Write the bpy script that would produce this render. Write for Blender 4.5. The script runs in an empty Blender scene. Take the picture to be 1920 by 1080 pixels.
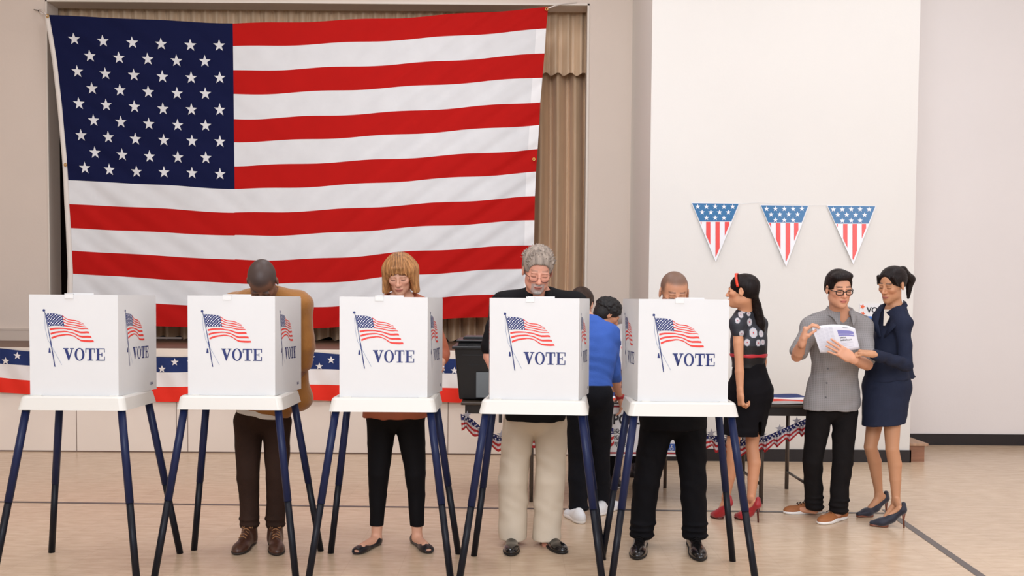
import bpy, math, random
import numpy as np
from mathutils import Vector, Matrix
random.seed(4)
PI = math.pi
C = bpy.context.scene.collection
SC = bpy.context.scene

# ------------------------------------------------------------------ camera
FPX = 1866.7
CAMH = 1.5
PITCH = math.radians(2.45)
ROLL = 0.0075
R_CAM = Matrix.Rotation(PI/2-PITCH, 3, 'X') @ Matrix.Rotation(ROLL, 3, 'Z')
cam = bpy.data.cameras.new('camera'); cam.lens = 35; cam.sensor_width = 36
cam.shift_y = 100/1920
cam_o = bpy.data.objects.new('camera', cam); C.objects.link(cam_o)
cam_o.matrix_world = Matrix.Translation((0, 0, CAMH)) @ R_CAM.to_4x4()
SC.camera = cam_o
CO = Vector((0, 0, CAMH))
def ray(px, py):
    return R_CAM @ Vector(((px-960)/FPX, (640-py)/FPX, -1))
def P(px, py, Y):            # photo pixel at a known distance into the room
    d = ray(px, py); return CO + d*(Y/d.y)
def G(px, py, z=0.0):        # photo pixel on a horizontal plane
    d = ray(px, py); return CO + d*((z-CAMH)/d.z)

# ------------------------------------------------------------------ light
w = bpy.data.worlds.new('world'); SC.world = w; w.use_nodes = True
w.node_tree.nodes['Background'].inputs[0].default_value = (.935, .98, 1.075, 1)
w.node_tree.nodes['Background'].inputs[1].default_value = 0.80
SC.view_settings.view_transform = 'Standard'; SC.view_settings.look = 'None'
SC.view_settings.gamma = 1; SC.view_settings.use_curve_mapping = False
SC.view_settings.exposure = 0.0
def area(name, loc, target, sx, sy, energy, col=(1, 1, 1), spread=180):
    l = bpy.data.lights.new(name, 'AREA'); l.shape = 'RECTANGLE'; l.size = sx; l.size_y = sy
    l.energy = energy; l.color = col; l.spread = math.radians(spread)
    o = bpy.data.objects.new(name, l); C.objects.link(o); o.location = loc
    o.rotation_euler = (Vector(target)-Vector(loc)).to_track_quat('-Z', 'Y').to_euler()
    return o
area('window_daylight', (5.9, 2.0, 3.2), (-1.5, 8.5, 1.8), 3.5, 3.0, 75, (.935, .98, 1.075))
area('front_fill_light', (-.6, -2.6, 4.4), (.3, 9.5, 1.7), 5.0, 2.6, 390, (.935, .98, 1.075))  # unseen fill added behind the camera to brighten the stage and booth fronts
for i, (lx, ly) in enumerate(((-3, 4.5), (1, 4.5), (4, 6.5), (-1, 7.6))):
    area('ceiling_lamp', (lx, ly, 5.85), (lx, ly, 0), 1.6, 1.6, 60, (.935, .98, 1.075))

# ------------------------------------------------------------------ materials
def lin(c):
    return tuple(((v/255)/12.92 if v/255 <= .04045 else ((v/255+.055)/1.055)**2.4) for v in c) + (1,)
MC = {}
def mat(name, rgb, rough=.6, var=0.0, vscale=8, bump=0.0, bscale=60, stretch=(1, 1, 1), spec=.5, metal=0, attr=None, sheen=0, coat=0):
    if name in MC: return MC[name]
    if rough >= .74 and spec == .5: spec = .12
    m = bpy.data.materials.new(name); m.use_nodes = True; MC[name] = m
    nt = m.node_tree; N = nt.nodes; L = nt.links; b = N['Principled BSDF']
    b.inputs['Base Color'].default_value = lin(rgb); b.inputs['Roughness'].default_value = rough
    b.inputs['Specular IOR Level'].default_value = spec; b.inputs['Metallic'].default_value = metal
    if sheen: b.inputs['Sheen Weight'].default_value = sheen
    if coat: b.inputs['Coat Weight'].default_value = coat
    tc = N.new('ShaderNodeTexCoord'); mp = N.new('ShaderNodeMapping'); L.new(tc.outputs['Object'], mp.inputs[0])
    mp.inputs['Scale'].default_value = stretch
    src = None
    if attr:
        a = N.new('ShaderNodeAttribute'); a.attribute_name = attr; src = a.outputs['Color']
        L.new(src, b.inputs['Base Color'])
    if var:
        n = N.new('ShaderNodeTexNoise'); n.inputs['Scale'].default_value = vscale; n.inputs['Detail'].default_value = 4
        L.new(mp.outputs[0], n.inputs['Vector'])
        mr = N.new('ShaderNodeMapRange'); mr.inputs[1].default_value = .3; mr.inputs[2].default_value = .7
        mr.inputs[3].default_value = 1-var; mr.inputs[4].default_value = 1+var
        L.new(n.outputs[0], mr.inputs[0])
        mx = N.new('ShaderNodeMix'); mx.data_type = 'RGBA'; mx.blend_type = 'MULTIPLY'; mx.inputs[0].default_value = 1
        if src: L.new(src, mx.inputs[6])
        else: mx.inputs[6].default_value = lin(rgb)
        L.new(mr.outputs[0], mx.inputs[7]); L.new(mx.outputs[2], b.inputs['Base Color'])
    if bump:
        n2 = N.new('ShaderNodeTexNoise'); n2.inputs['Scale'].default_value = bscale; n2.inputs['Detail'].default_value = 3
        L.new(mp.outputs[0], n2.inputs['Vector'])
        bp = N.new('ShaderNodeBump'); bp.inputs['Strength'].default_value = bump; bp.inputs['Distance'].default_value = .01
        L.new(n2.outputs[0], bp.inputs['Height']); L.new(bp.outputs[0], b.inputs['Normal'])
    return m

# ------------------------------------------------------------------ mesh helpers
class MB:
    def __init__(s): s.v = []; s.f = []; s.m = []
    def add(s, vs, fs, mi=0):
        o = len(s.v); s.v += [tuple(v) for v in vs]
        for f in fs: s.f.append(tuple(i+o for i in f)); s.m.append(mi)
    def box(s, a, b, mi=0):
        x0, y0, z0 = a; x1, y1, z1 = b
        s.add([(x0,y0,z0),(x1,y0,z0),(x1,y1,z0),(x0,y1,z0),(x0,y0,z1),(x1,y0,z1),(x1,y1,z1),(x0,y1,z1)],
              [(0,3,2,1),(4,5,6,7),(0,1,5,4),(1,2,6,5),(2,3,7,6),(3,0,4,7)], mi)
    def obox(s, a, b, wd, ht, up=(0,0,1), mi=0):      # beam from a to b
        a = Vector(a); b = Vector(b); d = (b-a).normalized(); up = Vector(up)
        x = d.cross(up).normalized(); z = x.cross(d)
        vs = [p + x*sx*wd/2 + z*sz*ht/2 for p in (a, b) for sx, sz in ((-1,-1),(1,-1),(1,1),(-1,1))]
        s.add(vs, [(0,1,2,3),(7,6,5,4),(0,4,5,1),(1,5,6,2),(2,6,7,3),(3,7,4,0)], mi)
    def tube(s, pts, r, n=10, mi=0, caps=True, closed=False):
        pts = [Vector(p) for p in pts]; rr = r if isinstance(r, (list, tuple)) else [r]*len(pts)
        rings = []; prev = None; L = len(pts)
        for i, p in enumerate(pts):
            if closed: d = pts[(i+1) % L]-pts[i-1]
            else: d = pts[min(i+1, L-1)]-pts[max(i-1, 0)]
            d.normalize()
            ref = Vector((0,0,1)) if abs(d.z) < .9 else Vector((0,1,0))
            if prev is not None: ref = prev
            x = d.cross(ref); 
            if x.length < 1e-5: x = d.cross(Vector((1,0,0)))
            x.normalize(); y = x.cross(d); prev = y if True else None
            rings.append([p + (x*math.cos(t)+y*math.sin(t))*rr[i] for t in [2*PI*k/n for k in range(n)]])
        vs = [v for r_ in rings for v in r_]; fs = []
        for i in range(L if closed else L-1):
            for k in range(n):
                a = i*n+k; b = i*n+(k+1) % n; c = ((i+1) % L)*n+(k+1) % n; d = ((i+1) % L)*n+k
                fs.append((a, b, c, d))
        if caps and not closed:
            fs.append(tuple(range(n))[::-1]); fs.append(tuple((L-1)*n+k for k in range(n)))
        s.add(vs, fs, mi)
    def poly(s, pts, mi=0): s.add(pts, [tuple(range(len(pts)))], mi)
    def build(s, name, mats, parent=None, smooth=False, bevel=0, solid=0):
        me = bpy.data.meshes.new(name); me.from_pydata(s.v, [], s.f)
        if not isinstance(mats, (list, tuple)): mats = [mats]
        for m in mats: me.materials.append(m)
        me.polygons.foreach_set('material_index', s.m)
        if smooth: me.polygons.foreach_set('use_smooth', [True]*len(s.f))
        me.update()
        o = bpy.data.objects.new(name, me); C.objects.link(o)
        if parent: o.parent = parent
        if bevel:
            b = o.modifiers.new('bevel', 'BEVEL'); b.width = bevel; b.segments = 3; b.limit_method = 'ANGLE'
        if solid:
            b = o.modifiers.new('solid', 'SOLIDIFY'); b.thickness = solid; b.offset = 0
        return o
def thing(name, label, cat, loc=(0, 0, 0), rz=0, group=None):
    o = bpy.data.objects.new(name, None); C.objects.link(o); o.empty_display_size = .1
    o.location = loc; o.rotation_euler = (0, 0, rz); return tag(o, label, cat, group)
def tag(o, label, cat, group=None, kind=None):
    o['label'] = label; o['category'] = cat
    if group: o['group'] = group
    if kind: o['kind'] = kind
    return o
def struct(name, mb, m, **k):
    o = mb.build(name, m, **k); o['kind'] = 'structure'; return o
def text_mb(txt, size, bold=0.0):
    cu = bpy.data.curves.new('t', 'FONT'); cu.body = txt; cu.size = size; cu.offset = bold; cu.resolution_u = 3
    ob = bpy.data.objects.new('t', cu); C.objects.link(ob)
    dg = bpy.context.evaluated_depsgraph_get(); me = ob.evaluated_get(dg).to_mesh()
    vs = [v.co.copy() for v in me.vertices]; fs = [tuple(p.vertices) for p in me.polygons]
    ob.evaluated_get(dg).to_mesh_clear(); bpy.data.objects.remove(ob); bpy.data.curves.remove(cu)
    return vs, fs
def star_pts(cx, cy, r, rot=0, inner=.40):
    return [(cx + (r if k % 2 == 0 else r*inner)*math.sin(rot+k*PI/5), cy + (r if k % 2 == 0 else r*inner)*math.cos(rot+k*PI/5)) for k in range(10)]
def star_add(mb, f, cx, cy, r, mi, rot=0, inner=.40):
    pts = star_pts(cx, cy, r, rot, inner); vs = [f(cx, cy)] + [f(*p) for p in pts]
    mb.add(vs, [(0, 1+(k+1) % 10, 1+k) for k in range(10)], mi)

# ------------------------------------------------------------------ setting
YW = 10.8; YS = 9.5; ZS = 1.006; YB = 9.25; YF = 10.4
wallm = mat('plaster_beige', (219, 204, 190), .7, .02, 1.2, .08, 40)
wallw = mat('plaster_white', (229, 225, 218), .65, .012, 1.0, .06, 40)
wallr = mat('plaster_pale', (236, 229, 225), .6, .015, 1.0, .06, 40)
blk = mat('black_vinyl', (30, 24, 26), .45)
# floor
fm = bpy.data.materials.new('vinyl_floor'); fm.use_nodes = True
nt = fm.node_tree; N = nt.nodes; L = nt.links; b = N['Principled BSDF']
tc = N.new('ShaderNodeTexCoord')
mp1 = N.new('ShaderNodeMapping'); mp1.inputs['Scale'].default_value = (1.2, 5, 1); L.new(tc.outputs['Object'], mp1.inputs[0])
n1 = N.new('ShaderNodeTexNoise'); n1.inputs['Scale'].default_value = 5; n1.inputs['Detail'].default_value = 8; n1.inputs['Roughness'].default_value = .65; L.new(mp1.outputs[0], n1.inputs['Vector'])
cr = N.new('ShaderNodeValToRGB'); cr.color_ramp.elements[0].position = .3; cr.color_ramp.elements[0].color = lin((195, 168, 139))
cr.color_ramp.elements[1].position = .72; cr.color_ramp.elements[1].color = lin((223, 198, 170)); L.new(n1.outputs[0], cr.inputs[0])
vo = N.new('ShaderNodeTexVoronoi'); vo.inputs['Scale'].default_value = 9; mp2 = N.new('ShaderNodeMapping'); mp2.inputs['Scale'].default_value = (1, 2.2, 1); mp2.inputs['Rotation'].default_value = (0, 0, .5)
L.new(tc.outputs['Object'], mp2.inputs[0]); L.new(mp2.outputs[0], vo.inputs['Vector'])
lt = N.new('ShaderNodeMath'); lt.operation = 'LESS_THAN'; lt.inputs[1].default_value = .07; L.new(vo.outputs['Distance'], lt.inputs[0])
n3 = N.new('ShaderNodeTexNoise'); n3.inputs['Scale'].default_value = 2.0; L.new(tc.outputs['Object'], n3.inputs['Vector'])
gt = N.new('ShaderNodeMath'); gt.operation = 'GREATER_THAN'; gt.inputs[1].default_value = .55; L.new(n3.outputs[0], gt.inputs[0])
mu = N.new('ShaderNodeMath'); mu.operation = 'MULTIPLY'; L.new(lt.outputs[0], mu.inputs[0]); L.new(gt.outputs[0], mu.inputs[1])
mu2 = N.new('ShaderNodeMath'); mu2.operation = 'MULTIPLY'; mu2.inputs[1].default_value = .45; L.new(mu.outputs[0], mu2.inputs[0])
mx = N.new('ShaderNodeMix'); mx.data_type = 'RGBA'; L.new(mu2.outputs[0], mx.inputs[0]); L.new(cr.outputs[0], mx.inputs[6]); mx.inputs[7].default_value = lin((226, 210, 190))
br = N.new('ShaderNodeTexBrick'); br.offset = 0; br.inputs['Scale'].default_value = 1; br.inputs['Brick Width'].default_value = .305; br.inputs['Row Height'].default_value = .305
br.inputs['Mortar Size'].default_value = .0015; br.inputs['Mortar Smooth'].default_value = .3
br.inputs['Color1'].default_value = (1, 1, 1, 1); br.inputs['Color2'].default_value = (.965, .965, .965, 1); br.inputs['Mortar'].default_value = (.86, .85, .84, 1)
L.new(tc.outputs['Object'], br.inputs['Vector'])
mx2 = N.new('ShaderNodeMix'); mx2.data_type = 'RGBA'; mx2.blend_type = 'MULTIPLY'; mx2.inputs[0].default_value = 1
L.new(mx.outputs[2], mx2.inputs[6]); L.new(br.outputs[0], mx2.inputs[7]); L.new(mx2.outputs[2], b.inputs['Base Color'])
b.inputs['Roughness'].default_value = .27; b.inputs['Specular IOR Level'].default_value = .45
bp = N.new('ShaderNodeBump'); bp.inputs['Strength'].default_value = .12; bp.inputs['Distance'].default_value = .01
n4 = N.new('ShaderNodeTexNoise'); n4.inputs['Scale'].default_value = 7; n4.inputs['Detail'].default_value = 2; L.new(tc.outputs['Object'], n4.inputs['Vector']); L.new(n4.outputs[0], bp.inputs['Height']); L.new(bp.outputs[0], b.inputs['Normal'])
m = MB(); m.box((-6.6, -3, -.1), (6.6, YF+.2, 0)); struct('floor', m, fm)
# painted floor lines
line = mat('floor_line_grey', (84, 76, 74), .35)
m = MB(); a = G(-40, 940.5); c = G(1668, 962.5)
dn = Vector((0, .024, .001)); m.poly([a-dn*1+Vector((0,0,.003)), c-dn+Vector((0,0,.003)), c+dn, a+dn]); struct('trim_1', m, line)
m = MB(); a = G(1660, 956); c = G(1868, 1100); d = (c-a); d.z = 0; d.normalize(); q = Vector((-d.y, d.x, 0))*.026; e = Vector((0,0,.002))
c = c + d*.6
m.poly([a-q+e, c-q+e, c+q+e, a+q+e]); struct('trim_2', m, line)
XL = P(91, 300, YW).x; XR = P(1099.5, 300, YW).x
ZT = P(600, 6, YW).z
XB0 = P(1219.5, 300, YB).x; XB1 = P(1715, 450, YB).x
# proscenium wall, with baseboard
m = MB()
m.box((-6.6, YW, 0), (XL, YW+.27, 6)); m.box((XR, YW, 0), (XB0+.5, YW+.27, 6)); m.box((XL, YW, ZT), (XR, YW+.27, 6)); m.box((XL, YW, 0), (XR, YW+.27, ZS-.01))
struct('wall_back', m, wallm)
m = MB()
fr = mat('opening_edge_paint', (224, 213, 200), .5)
m.box((XL-.01, YW-.012, ZS), (XL+.006, YW+.02, ZT+.012)); m.box((XR-.006, YW-.012, ZS), (XR+.016, YW+.02, ZT+.012)); m.box((XL-.01, YW-.012, ZT-.006), (XR+.016, YW+.02, ZT+.018))
struct('trim_3', m, fr)
m = MB(); m.box((-6.6, YW-.02, ZS), (XL-.03, YW, ZS+.12)); m.box((-6.6, YW-.026, ZS+.115), (XL-.03, YW, ZS+.135)); m.box((XR+.04, YW-.02, ZS), (XB0+.4, YW, ZS+.12))
struct('baseboard_back', m, mat('baseboard_paint', (205, 190, 176), .45))
# projecting block at right, far wall, side walls, ceiling
m = MB(); m.box((XB0, YB, 0), (XB1, YW+.05, 6)); struct('wall_middle', m, wallw)
m = MB(); m.box((XB0-.01, YB-.012, 0), (XB1+.012, YB, .115)); m.box((XB1, YB-.012, 0), (XB1+.012, YF, .115)); m.box((XB0-.012, YB, 0), (XB0, YS, .115)); struct('baseboard_middle', m, blk)
m = MB(); m.box((XB1, YF, 0), (6.6, YF+.2, 6)); struct('wall_far', m, wallr)
m = MB(); m.box((XB1+.012, YF-.012, 0), (6.4, YF, .118)); struct('baseboard_far', m, blk)
m = MB(); m.box((6.4, -3, 0), (6.6, YF, 6)); struct('wall_right', m, wallr)
m = MB(); m.box((-6.8, -3, 0), (-6.6, YW+1, 6)); struct('wall_left', m, wallm)
m = MB(); m.box((-6.8, -3, 6), (6.6, YW+1.2, 6.2)); struct('ceiling', m, wallw)
# area behind the curtain
m = MB(); m.box((-6.6, YW+1, 0), (XB0+.5, YW+1.15, 6)); m.box((XB0+.1, YW+.06, 0), (XB0+.5, YW+1.1, 6)); struct('wall_stage', m, mat('dark_stage_paint', (60, 45, 38), .8))
# stage
stm = mat('stage_front_paint', (234, 221, 208), .55, .015, 3)
m = MB(); m.box((-6.6, YS, 0), (XB0, YW, ZS-.03))
stage = struct('stage', m, stm)
m = MB(); m.box((-6.6, YS-.03, ZS-.085), (XB0, YS+.02, ZS-.004)); o = m.build('stage_lip', mat('stage_lip_paint', (230, 216, 201), .45), stage, bevel=.004)
m = MB(); m.box((-6.6, YS-.025, ZS-.03), (XB0, YW+1, ZS)); o = m.build('stage_floor', mat('stage_boards', (112, 84, 66), .5, .12, 3, stretch=(.6, 8, 1)), stage)
m = MB()
gap = mat('panel_gap', (120, 100, 88), .8)
for px in (-120, 143.5, 331, 352, 620, 840, 1060):
    x = P(px, 800, YS).x; m.box((x-.003, YS-.002, .01), (x+.003, YS+.001, ZS-.09))
m.box((-6.6, YS-.003, 0), (XB0, YS+.001, .012))
m.build('panel_seam', gap, stage)
m = MB(); x = P(349, 800, YS).x; m.tube([(x, YS-.012, .62), (x+.004, YS-.03, .6), (x+.003, YS-.03, .5), (x, YS-.012, .48)], .006, 8); m.build('panel_handle', mat('handle_metal', (190, 176, 165), .4), stage, smooth=True)

# wooden step beside the block
m = MB(); xs0 = XB1+.012; m.box((xs0, YB+.04, 0), (xs0+.145, YB+.9, .15)); 
stp = thing('wooden_step', 'low brown wooden step tucked against the corner of the white wall', 'step', (0, 0, 0))
wd = mat('step_wood', (150, 105, 80), .6, .2, 6, stretch=(1, 1, 6))
m.build('riser', wd, stp)
m = MB(); m.box((xs0, YB+.02, .15), (xs0+.175, YB+.92, .175)); m.build('tread', mat('step_tread', (176, 140, 112), .5, .15, 6, stretch=(6, 1, 1)), stp, bevel=.004)
m = MB(); m.box((xs0, YB+.3, .175), (xs0+.1, YB+.75, .2)); o = m.build('paper_stack', mat('paper_white', (225, 222, 222), .6), None, bevel=.004)
tag(o, 'white papers lying on the wooden step by the wall corner', 'paper')

# ------------------------------------------------------------------ curtains
def curtain(name, x0, x1, z0, z1, Y, amp, wl, mt, nz=16, seed=1, gather=0):
    rnd = random.Random(seed); n = int((x1-x0)/.012); m = MB(); vs = []
    ph = [rnd.uniform(0, 6.28) for _ in range(6)]
    for j in range(nz+1):
        t = j/nz; z = z0+(z1-z0)*t
        for i in range(n+1):
            x = x0+(x1-x0)*i/n
            q = x*2*PI/wl + 1.6*math.sin(x*1.7+ph[0]) + .5*math.sin(x*5.3+ph[1])+.25*math.sin(z*1.4+x*2)
            y = amp*(math.sin(q)+.35*math.sin(2*q+ph[2])+.2*math.sin(3.1*q+ph[3]))*(1-gather*t)
            zz = z + (.02*math.sin(q+1) if j == 0 else 0)
            vs.append((x+.25*amp*math.cos(q), Y+y, zz))
    fs = [(j*(n+1)+i, j*(n+1)+i+1, (j+1)*(n+1)+i+1, (j+1)*(n+1)+i) for j in range(nz) for i in range(n)]
    m.add(vs, fs); return m.build(name, mt, smooth=True)
cum = mat('curtain_satin', (222, 186, 148), .45, .06, 3, .1, 20, (6, 6, 1), sheen=.3)
cuv = mat('curtain_valance_satin', (226, 194, 158), .45, .06, 3, .1, 20, (6, 6, 1), sheen=.3)
o = curtain('stage_curtain', XL-.1, XR+.12, ZS+.02, ZT+.2, YW+.62, .075, .2, cum, seed=3)
tag(o, 'long tan pleated stage curtain hanging behind the large flag', 'curtain')
o = curtain('curtain_valance', XL-.1, XR+.12, P(1060, 139, YW+.42).z, P(1060, 15, YW+.42).z, YW+.42, .035, .13, cuv, seed=8, gather=.35)
tag(o, 'short gathered tan valance across the top of the stage opening', 'curtain valance')
m = MB(); m.tube([(XL, YW+.49, P(1060, 13, YW+.42).z), (XR, YW+.49, P(1060, 13, YW+.42).z)], .02, 8); o = m.build('curtain_rail', blk); tag(o, 'dark rail along the top of the gathered valance', 'curtain rail')
m = MB(); a = P(285, 634.5, YW+.45); b2 = P(343, 635.5, YW+.45); m.box((a.x, YW+.4, ZS+.012), (b2.x, YW+.44, ZS+.034)); o = m.build('metal_strip', mat('strip_metal', (190, 172, 160), .4)); tag(o, 'thin pale strip lying on the stage floor below the curtain', 'strip')

# ------------------------------------------------------------------ big flag
rowsL = [28,72,116,160,205,250,294,338,383,428,470,513,556,600]
xL_ = [92,100,107,112,117,121,125,128,130,133,135,137,136,134]
r290 = [37,80,125,170,215,259,304,347,391,436,480,524,570,612]
r440 = [43.5,87,132.6,177,223,266,311,354.4,399,442,487,531,577,615]
r610 = [39,82,127,171,217,260,305,349,394,438,485,530,575,614]
r780 = [31.5,73,118.5,162,208,251,296,339,384,427,472,516,561,603]
rR = [14,54.4,100,145,191,234,280,323,368.5,413,459,502,549,590]
xR_ = [1028,1024,1021,1017,1013,1011,1008,1005,1003,1002,1001,1001,1000,999]
def cr_interp(xs, ys, x):
    n = len(xs)
    i = max(0, min(n-2, next((k for k in range(n-1) if x <= xs[k+1]), n-2)))
    x0, x1 = xs[i], xs[i+1]; h = x1-x0; t = (x-x0)/h
    m0 = (ys[i+1]-ys[i-1])/(xs[i+1]-xs[i-1]) if i > 0 else (ys[1]-ys[0])/(xs[1]-xs[0])
    m1 = (ys[i+2]-ys[i])/(xs[i+2]-xs[i]) if i < n-2 else (ys[-1]-ys[-2])/(xs[-1]-xs[-2])
    return (2*t**3-3*t*t+1)*ys[i]+(t**3-2*t*t+t)*h*m0+(-2*t**3+3*t*t)*ys[i+1]+(t**3-t*t)*h*m1
YFL = YW-.14
def flag_pt(u, r, lift=0):
    # u in pixel-like cloth coordinate 92..1028, r in stripe rows 0..13
    i = min(12, max(0, int(r))); fr_ = r-i
    lx = xL_[i]*(1-fr_)+xL_[i+1]*fr_; rx = xR_[i]*(1-fr_)+xR_[i+1]*fr_
    cols = [(92, rowsL), (290, r290), (440, r440), (610, r610), (780, r780), (1028, rR)]
    y = cr_interp([c_[0] for c_ in cols], [c_[1][i]*(1-fr_)+c_[1][i+1]*fr_ for c_ in cols], u)
    if u < 440: x = lx+(440+ (r-7)*.5 - lx)*(u-92)/348
    else: x = 440+(r-7)*.5+(rx-440-(r-7)*.5)*(u-440)/588
    y += 1.2*math.sin(u*.035+r*.9)*(.3 if u < 440 else 1)
    env = min(1, (u-92)/60)*.6+.4
    q1 = (u*.9+y*1.25)*.085 + 1.3*math.sin(u*.008+y*.004)
    q2 = (u*.75-y*1.0)*.07+1.1*math.sin(u*.011)
    wL = max(0, 1-(u-92)/520); wR = max(0, (u-380)/650)
    dy = .0105*math.sin(q2)*wL + .005*math.sin(q2*2.3+1)*wL + .0095*math.sin(q1)*wR + .0045*math.sin(q1*2.1+.7)*wR
    dy += .035*math.sin(u*.006+.5)*math.sin(r*.25)+.010*math.sin(u*.021+r*.55)
    return P(x, y, YFL+dy*env-lift)
m = MB(); nu = 300; nr = 13*9; us = [92+936*i/nu for i in range(nu+1)]
iu = min(range(nu+1), key=lambda i: abs(us[i]-440)); us[iu] = 440
vs = [flag_pt(u, 13*j/nr) for j in range(nr+1) for u in us]
m.add(vs, [])
for j in range(nr):
    st = j//9
    for i in range(nu):
        mi = 2 if (st < 7 and i < iu) else (0 if st % 2 == 0 else 1)
        if mi == 1 and i >= nu-6: mi = 3
        m.f.append(((j)*(nu+1)+i, (j+1)*(nu+1)+i, (j+1)*(nu+1)+i+1, j*(nu+1)+i+1)); m.m.append(mi)
# stars, positions read off the cloth as (pixel x, pixel y)
stars = []
rowA = [(139,74),(193,77.5),(248,81),(302,84),(357,85.5),(411,86)]
rowB = [(145,134.5),(197.5,138.5),(251,141.5),(304.5,144),(358.5,145.5),(412,146)]
rowC = [(148,194),(199,197),(252,200),(305.5,203),(359,204.5),(412,205)]
rowD = [(152,253),(203,257),(254,260),(307,262),(360,264),(412.5,265)]
rowE = [(159,315),(205,318),(256,321),(307.5,322.5),(360,324),(412.5,325.5)]
rA = [(168.5,105.5),(223,109),(277,112),(331,114.5),(384,115)]
rB = [(172.5,166),(225,169.5),(278,172.5),(332,174.5),(385,175.5)]
rC = [(175.5,225.5),(226.5,228.5),(279,231.5),(333,233.5),(385.5,234.5)]
rD = [(178,286),(229,289.5),(280.5,292),(333.5,294),(386,295)]
def inv_flag(x, y):     # pixel -> cloth coordinates
    u, r = 200., 3.
    lo = None
    for _ in range(25):
        i = min(12, max(0, int(r))); f_ = r-i
        lx = xL_[i]*(1-f_)+xL_[i+1]*f_; ex = 440+(r-7)*.5
        u = 92+(x-lx)/(ex-lx)*348
        cols = [(92, rowsL), (290, r290), (440, r440), (610, r610)]
        top = cr_interp([c_[0] for c_ in cols], [c_[1][0] for c_ in cols], u); bot = cr_interp([c_[0] for c_ in cols], [c_[1][7] for c_ in cols], u)
        r = max(0, 7*(y-top)/(bot-top))
    return u, r
for R_ in (rowA, rA, rowB, rB, rowC, rC, rowD, rD, rowE):
    for (x, y) in R_:
        u, r = inv_flag(x, y)
        pts = []
        f = lambda a, b_: flag_pt(a, b_, .006)
        rad = 12.2
        vs = [f(u, r)] + [f(u+(rad if k % 2 == 0 else rad*.4)*math.sin(k*PI/5), r-(rad if k % 2 == 0 else rad*.4)*math.cos(k*PI/5)/44.5) for k in range(10)]
        m.add(vs, [(0, 1+k, 1+(k+1) % 10) for k in range(10)], 1)
def clothmat(name, rgb, tr=.15):
    mm = mat(name, rgb, .75, .03, 5, .25, 9, (1, 1, 1), spec=.12); return mm
flag = m.build('american_flag', [clothmat('flag_red', (184, 22, 18)), clothmat('flag_white', (224, 224, 224)), clothmat('flag_navy', (17, 23, 62)), clothmat('flag_hem', (242, 241, 240))], smooth=True)
tag(flag, 'huge American flag with fifty stars hung across the stage curtain', 'flag')
m = MB(); vs = []
for j in range(0, nr+1):
    r = 13*j/nr; i = min(12, int(r)); f_ = r-i; lx = xL_[i]*(1-f_)+xL_[i+1]*f_; ly = rowsL[i]*(1-f_)+rowsL[i+1]*f_
    wdt = 9 if j < nr*.5 else 9+3*(j/nr-.5)
    pr = flag_pt(92, r); vs += [P(lx-wdt, ly-(2 if j == 0 else .5), YFL-.004), P(lx-.2, ly, pr.y-.002)]
m.add(vs, [(2*j, 2*j+2, 2*j+3, 2*j+1) for j in range(nr)])
m.build('heading_band', clothmat('flag_heading', (232, 224, 214)), flag, smooth=True, solid=.004)
brass = mat('brass', (205, 160, 90), .3, metal=.8)
def ring_obj(p, r, name, par):
    m = MB(); m.tube([(p.x+r*math.cos(t), p.y, p.z+r*math.sin(t)) for t in [2*PI*k/16 for k in range(16)]], r*.42, 8, closed=True); return m.build(name, brass, par, smooth=True)
for px, py in ((1025, 17), (1001, 298.5), (89, 30), (122.5, 309)): ring_obj(P(px, py, YFL-.03), .013, 'grommet', flag)
ropem = mat('white_rope', (225, 215, 205), .8)
m = MB(); m.tube([P(1026, 16, YFL-.03), P(1040, 11, YFL-.01), P(1052, 8, YW-.015), P(1082, 5, YW-.012)], .007, 8); m.build('rope', ropem, flag, smooth=True)
m = MB(); m.tube([P(89, 30, YFL-.03), P(83, 24, YFL-.02), P(76, 18, YW-.05), P(72, 19, YW-.02), P(74, 23, YW-.05), P(80, 26, YFL-.02)], .007, 8); m.build('rope', ropem, flag, smooth=True)
m = MB(); m.tube([P(64, 18, YW-.02), P(68, 19, YW-.06), P(72, 20, YW-.07), P(73, 23, YW-.04)], .005, 8); m.build('hook', mat('hook_metal', (90, 80, 75), .4, metal=.8), flag, smooth=True)

# ------------------------------------------------------------------ stage bunting
bx = [-60, 0, 45, 160, 290, 345, 460, 580, 632, 740, 830, 860, 960, 1060, 1200]
b0 = [650, 653, 658, 666, 669.6, 670, 662, 660, 664, 671, 672.5, 673, 668, 676, 678]
b1 = [679, 682, 685, 693, 698, 698, 692, 692, 693, 699, 700, 700.5, 697, 704, 706]
b2_ = [705, 708, 712.6, 720, 725, 725, 720, 721, 722, 727, 727, 727.5, 726, 732, 735]
b3 = [734, 736, 738.7, 748, 753, 753, 748, 750, 752, 754, 754, 755, 753, 760, 762]
m = MB(); n = 320; nb = 6
def bunt(px, s):    # s 0..3
    i = min(2, int(s)); f_ = s-i; T = (b0, b1, b2_, b3)
    y = cr_interp(bx, T[i], px)*(1-f_)+cr_interp(bx, T[i+1], px)*f_
    return P(px, y, YS-.05-.012*math.sin(px*.05+s*1.2)-.006*math.sin(px*.13-s*2))
cols = [-60+1245*i/n for i in range(n+1)]
m.add([bunt(px, 3*j/(3*nb)) for j in range(3*nb+1) for px in cols], [])
for j in range(3*nb):
    for i in range(n):
        m.f.append((j*(n+1)+i, (j+1)*(n+1)+i, (j+1)*(n+1)+i+1, j*(n+1)+i+1)); m.m.append(j//nb)
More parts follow.
